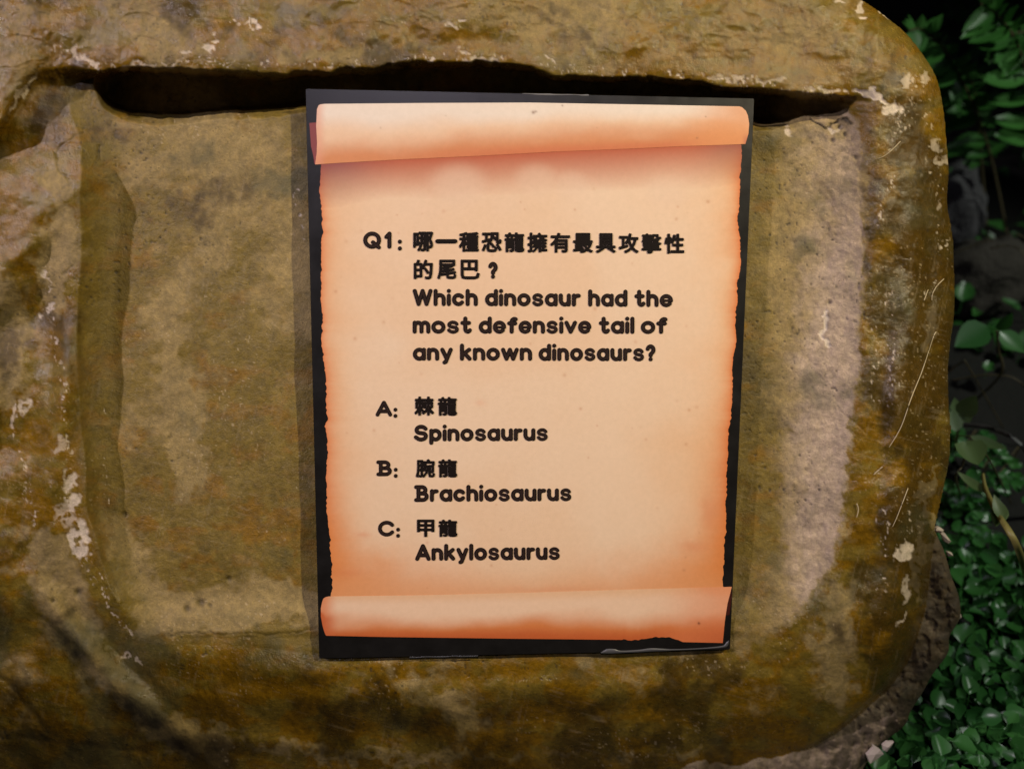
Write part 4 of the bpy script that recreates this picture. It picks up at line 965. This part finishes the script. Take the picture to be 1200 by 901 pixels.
# heart leaf and lance leaf just right of the rock
g0 = on_ground(1128, 585)
plant("vine", "single pale heart shaped leaf beside the middle right edge of the rock",
      [g0, D(1120, 560, .87), D(1128, 545, .85), D(1133, 527, .84)], .0011, .0007,
      [('heart', D(1133, 521, .84), D(1146, 545, .83), 1.15, UPV)], m_leaf2)
g1 = on_ground(1185, 590)
plant("vine", "narrow pale lance leaf above the heart shaped leaf",
      [g1, D(1160, 540, .90), D(1140, 515, .90), D(1137, 511, .90)], .001, .0006,
      [('lance', D(1137, 511, .90), D(1179, 527, .90), 1.15, UPV)], m_leaf2)
g2 = on_ground(1130, 480)
plant("leafy_plant", "pair of broad pointed green leaves right of the rock at mid height",
      [g2, D(1172, 440, 1.08), D(1170, 410, 1.05), D(1168, 388, 1.0)], .0016, .001,
      [('oval', D(1158, 382, 1.0), D(1120, 405, .98), 1.35, UPV), ('oval', D(1172, 388, 1.0), D(1200, 414, 1.0), 1.2, UPV), ('oval', D(1171, 388, 1.02), D(1186, 364, 1.0), .8, UPV)], m_leaf)
g3 = on_ground(1118, 530)
plant("leafy_plant", "yellow green small leaves at the rock's right edge below the broad leaves",
      [g3, D(1122, 510, .97), D(1125, 490, .96)], .0013, .001,
      [('oval', D(1124, 496, .96), D(1118, 466, .96), 1.2, UPV), ('oval', D(1126, 488, .96), D(1144, 462, .95), 1.3, UPV), ('oval', D(1124, 498, .96), D(1141, 478, .96), 1.0, UPV), ('oval', D(1121, 505, .95), D(1116, 480, .95), 1.3, UPV)], m_leaf2)
g4 = on_ground(1208, 690)
m_yst = simple("yellow_stem", (.22, .19, .05), .5)
plant("leafy_stalk", "yellowish bent stalk crossing the clover at the right edge",
      [g4, D(1192, 640, .78), D(1168, 600, .80), D(1155, 572, .82), D(1152, 555, .83)], .0032, .0012,
      [('oval', D(1168, 598, .80), D(1166, 618, .79), 1.0, UPV), ('lance', D(1157, 577, .82), D(1122, 556, .83), 1.0, UPV), ('oval', D(1178, 610, .79), D(1163, 583, .80), .9, UPV)], m_leaf2, m_yst)
# low darker foliage between heart leaf and the clover
Rg = random.Random(31)
WHERE = ['in the shade %s' % s_ for s_ in ('directly below the heart leaf', 'beside the yellowish stalk', 'under the thick dark stem', 'at the photo edge above the stalk', 'touching the rock near the lance leaf', 'behind the heart leaf', 'where the clover begins', 'right of the lance leaf', 'between stalk and rock')]
for i in range(9):
    px, py = Rg.uniform(1118, 1200), Rg.uniform(505, 600)
    bp = on_ground(px, py + 8); 
    lv = []
    for k_ in range(9):
        ax, ay = px + Rg.uniform(-26, 26), py + Rg.uniform(-20, 16); d = np.linalg.norm(on_ground(px, py) - CL) - Rg.uniform(.03, .09)
        a_ = D(ax, ay, d); an = Rg.uniform(0, 6.28)
        lv.append(('round' if Rg.random() < .6 else 'oval', a_, a_ + np.array([math.cos(an) * .014, math.sin(an) * .010, Rg.uniform(-.006, .010)]), 1.0, UPV))
    plant("leafy_plant", "low dark small leaved plant " + WHERE[i], [bp, bp + np.array([0, 0, .03]), D(px, py, np.linalg.norm(on_ground(px, py) - CL) - .06)], .0012, .0008, lv, m_leaf, group="low shaded plants beside the rock")

# ferns at the top right, further back
def fern(label, ctrl, nl, size, seed, droop=.3):
    Rr_ = random.Random(seed); pts = curve_pts(ctrl, 8); lv = []
    n = len(pts)
    for i in range(nl):
        k_ = int((.25 + .75 * i / nl) * (n - 1)); p = np.array(pts[k_]); d = np.array(pts[min(k_ + 1, n - 1)]) - np.array(pts[max(k_ - 1, 0)]); d = unit(d)
        view = unit(CL - p)
        side = unit(np.cross(d, view)) * (1 if i % 2 else -1)
        L_ = size * (1 - .45 * i / nl) * Rr_.uniform(.7, 1.15)
        tip = p + (side * .8 + d * .55 + np.array([0, 0, -droop]) + view * Rr_.uniform(-.2, .5)) * L_
        lv.append(('lance' if Rr_.random() < .45 else 'oval', p, tip, Rr_.uniform(.8, 1.2), (Rr_.uniform(-.4, .4), -.5, .8)))
    return plant("fern", label, ctrl, .0022, .001, lv, m_leaf3)
gf = on_ground(1190, 330)
fern("leafy green fern spray fanning at the top right behind the rock corner", [gf, D(1160, 180, 1.45), D(1120, 80, 1.3), D(1085, 38, 1.2), D(1066, 36, 1.15)], 30, .050, 3)
gf2 = on_ground(1215, 330)
fern("green fern spray in the top right corner of the photo", [gf2, D(1215, 160, 1.4), D(1195, 60, 1.3), D(1170, 20, 1.25), D(1150, 5, 1.2)], 28, .055, 5)
gf3 = on_ground(1160, 310)
fern("small drooping green fern behind the rock's upper right edge", [gf3, D(1150, 190, 1.5), D(1142, 110, 1.4), D(1128, 85, 1.35), D(1112, 95, 1.3)], 18, .055, 8, .7)
gf4 = on_ground(1235, 330)
fern("dim green fern spray reaching in from beyond the right edge", [gf4, D(1240, 150, 1.4), D(1215, 50, 1.35), D(1185, 40, 1.3), D(1160, 48, 1.28)], 22, .05, 13)
for i, (a_, b_, dd_) in enumerate((((1116, 298), (1205, 282), 1.25), ((1160, 291), (1205, 306), 1.25), ((1112, 436), (1136, 432), 1.05), ((1114, 446), (1200, 452), 1.12), ((1112, 497), (1202, 528), .96))):
    p_, q_ = D(*a_, dd_), D(*b_, dd_)
    m_ = (np.array(p_) + q_) / 2 + np.array([0, 0, .012])
    gnd = on_ground(b_[0] + 40, b_[1] + 70)
    V, Fs = tube(curve_pts([p_, m_, q_, gnd]), .0009 if i < 4 else .0022, .0009 if i < 4 else .0026)
    o = link("bare_stem", mesh([v - Vector(gnd) for v in V], Fs, "bare_stem", True), m_dstem if i == 4 else m_stem); o.location = gnd
    tag(o, ["thin pale bare stem arching level with the board's top text", "short bare stem forking down at the right edge", "short thin twig close to the rock's right side",
            "thin bare stem above the yellow green leaves", "thick dark bare stem above the heart shaped leaf"][i], "stem")

# stones in the dark behind
def stone(px, py, d, r, label, seed, col):
    c_ = np.array(D(px, py, d)); c_[2] = 0
    bm = bmesh.new(); bmesh.ops.create_icosphere(bm, subdivisions=4, radius=1)
    top_z = D(px, py, d)[2] + r[2] * .3
    for v in bm.verts:
        p = np.array(v.co); n_ = fbm(np.array([p[0] * 2 + seed]), np.array([p[1] * 2 + p[2] * 1.7]), 1.0, 4, seed)[0]
        k_ = 1 + .16 * n_
        v.co = Vector((p[0] * r[0] * k_, p[1] * r[1] * k_, (p[2] * .5 + .42) * top_z * (1 + .1 * n_)))
    me = bpy.data.meshes.new("boulder"); bm.to_mesh(me); bm.free(); me.polygons.foreach_set("use_smooth", [True] * len(me.polygons))
    o = link("boulder", me, None); o.location = c_
    m, nt, b = mat_new("boulder_stone"); tc = nt.nodes.new("ShaderNodeTexCoord"); nn = noise_node(nt, 14, 6, .7, tc.outputs["Object"])
    nt.links.new(mixc(nt, nn.outputs[0], tuple(.55 * k_ for k_ in col), tuple(1.4 * k_ for k_ in col)), b.inputs["Base Color"]); b.inputs["Roughness"].default_value = .9
    bump(nt, b, nn.outputs[0], .8, .02); me.materials.append(m)
    return tag(o, label, "rock")
stone(1122, 215, 1.5, (.055, .06, .12), "pale grey boulder in the dark behind the upper right rim", 3, (.10, .095, .10))
stone(1165, 285, 1.35, (.07, .05, .05), "low dark brown boulder below the pale one at the right", 9, (.05, .042, .032))

# pale fragments at the rock's foot
m_pale = simple("bleached_wood", (.50, .42, .34), .7)
def fragment(name, pts, hgt, th, label, cat, seed, mat=m_pale, nonplanar=.0):
    P0 = [surf(p[0], p[1], hgt) for p in pts]; cen_ = sum(P0) / len(P0); n_ = len(pts)
    V = [p - cen_ + WN * (th * U * (1 + .3 * math.sin(i * 2.1 + seed))) for i, p in enumerate(P0)] + [p - cen_ for p in P0] + [WN * th * U * 1.6]
    Fs = [(i, (i + 1) % n_, 2 * n_) for i in range(n_)] + [(i, n_ + i, n_ + (i + 1) % n_, (i + 1) % n_) for i in range(n_)] + [tuple(range(n_, 2 * n_))]
    me = mesh(V, Fs, name, False); fix_normals(me); o = link(name, me, mat); o.location = cen_
    return tag(o, label, cat)
fragment("dried_leaf", [(1014, 882), (1022, 874), (1021, 870), (1030, 876), (1034, 881), (1026, 888), (1018, 892)], -40, 4, "beige dried leaf scrap lying at the lower right foot of the rock", "leaf", 1)
fragment("dried_leaf", [(1033, 871), (1038, 867), (1046, 867), (1041, 873), (1038, 879), (1034, 877)], -44, 4, "smaller beige dried leaf scrap between two clover leaves", "leaf", 2)
fragment("pebble", [(1095, 617), (1099, 616), (1103, 619), (1102, 623), (1097, 623), (1094, 620)], -58, 5, "round whitish pebble at the rock's right foot", "pebble", 3)
fragment("twig_piece", [(1101, 624), (1105, 623), (1112, 633), (1110, 636), (1105, 633)], -60, 4, "short pale twig piece under the whitish pebble", "twig", 4)
fragment("pebble", [(1108, 645), (1113, 646), (1115, 650), (1110, 651)], -62, 4, "tiny white pebble below the pale twig piece", "pebble", 5)
fragment("pebble", [(1121, 719), (1124, 718), (1126, 722), (1123, 724), (1120, 722)], -62, 3, "tiny white pebble at the widest part of the rock's foot", "pebble", 6)

# straw fibre stuck on the right rim; follows the surface
def surf_h(px, py):
    i = int(np.clip(np.searchsorted(ys, py), 1, len(ys) - 2)); j = int(np.clip(np.searchsorted(xs, px), 1, len(xs) - 2)); return h_all[i, j]
def fibre(ctrl, r, label, mat):
    pts = catmull(ctrl, 8, False); hs_ = np.array([surf_h(*p) for p in pts]); hs_ = np.convolve(np.pad(hs_, 3, 'edge'), np.ones(7) / 7, 'valid')
    W_ = [surf(p[0], p[1], hh + 1.1 + r / U) for p, hh in zip(pts, hs_)]; c0 = W_[0]
    V, Fs = tube(W_, r, r * .6, 5); o = link("straw", mesh([v - Vector(c0) for v in V], Fs, "straw", True), mat); o.location = c0
    return tag(o, label, "straw")
m_straw = simple("pale_straw", (.42, .34, .20), .5)
fibre([(1097, 389), (1094, 394), (1088, 412), (1080, 436), (1068, 466), (1056, 500), (1042, 524)], .00042, "long thin pale straw lying slanted on the right rim", m_straw)
fibre([(1034, 547), (1028, 552), (1024, 556)], .0005, "short thick straw bit at the lower end of the long straw", m_straw)
fibre([(1064, 572), (1058, 588), (1051, 606), (1046, 617)], .00035, "short thin straw above the big flaked chip", m_straw)
fibre([(1004, 590), (1006, 597), (1004, 606)], .0005, "stubby upright straw bit right of the grey band", m_straw)
fibre([(1055, 166), (1045, 176), (1036, 183), (1029, 186)], .00035, "short curved straw under the white flaked patch", m_straw)
fibre([(1106, 327), (1098, 335), (1093, 344), (1092, 352)], .00035, "short kinked straw high on the right rim", m_straw)
fibre([(1083, 352), (1087, 341), (1088, 340)], .0004, "tiny straw bit left of the kinked straw", m_straw)

# a leafy twig hanging left of the rock, outside the picture; it throws the leaf shadows at the lower left
def tw(px, py, t_):
    q = surf(px, py, 20); return q + (B_POS - q) * (t_ / 1.7)
ctrl = [tw(-260, 560, .42), tw(-40, 700, .36), tw(150, 790, .35), tw(330, 830, .36), tw(470, 840, .37)]
lv = [('oval', tw(20, 760, .34), tw(120, 800, .33), 1.3, tuple(B_DIR)), ('oval', tw(120, 775, .33), tw(250, 850, .32), 1.6, tuple(B_DIR)), ('oval', tw(250, 800, .32), tw(400, 815, .31), 1.1, tuple(B_DIR)),
      ('oval', tw(405, 818, .37), tw(520, 862, .37), 1.2, tuple(B_DIR)), ('oval', tw(60, 850, .33), tw(190, 890, .32), 1.5, tuple(B_DIR)), ('oval', tw(-80, 800, .34), tw(60, 880, .33), 1.5, tuple(B_DIR))]
hang = plant("hanging_twig", "leafy green twig reaching over the lower left of the rock", ctrl, .002, .001, lv, m_leaf3)
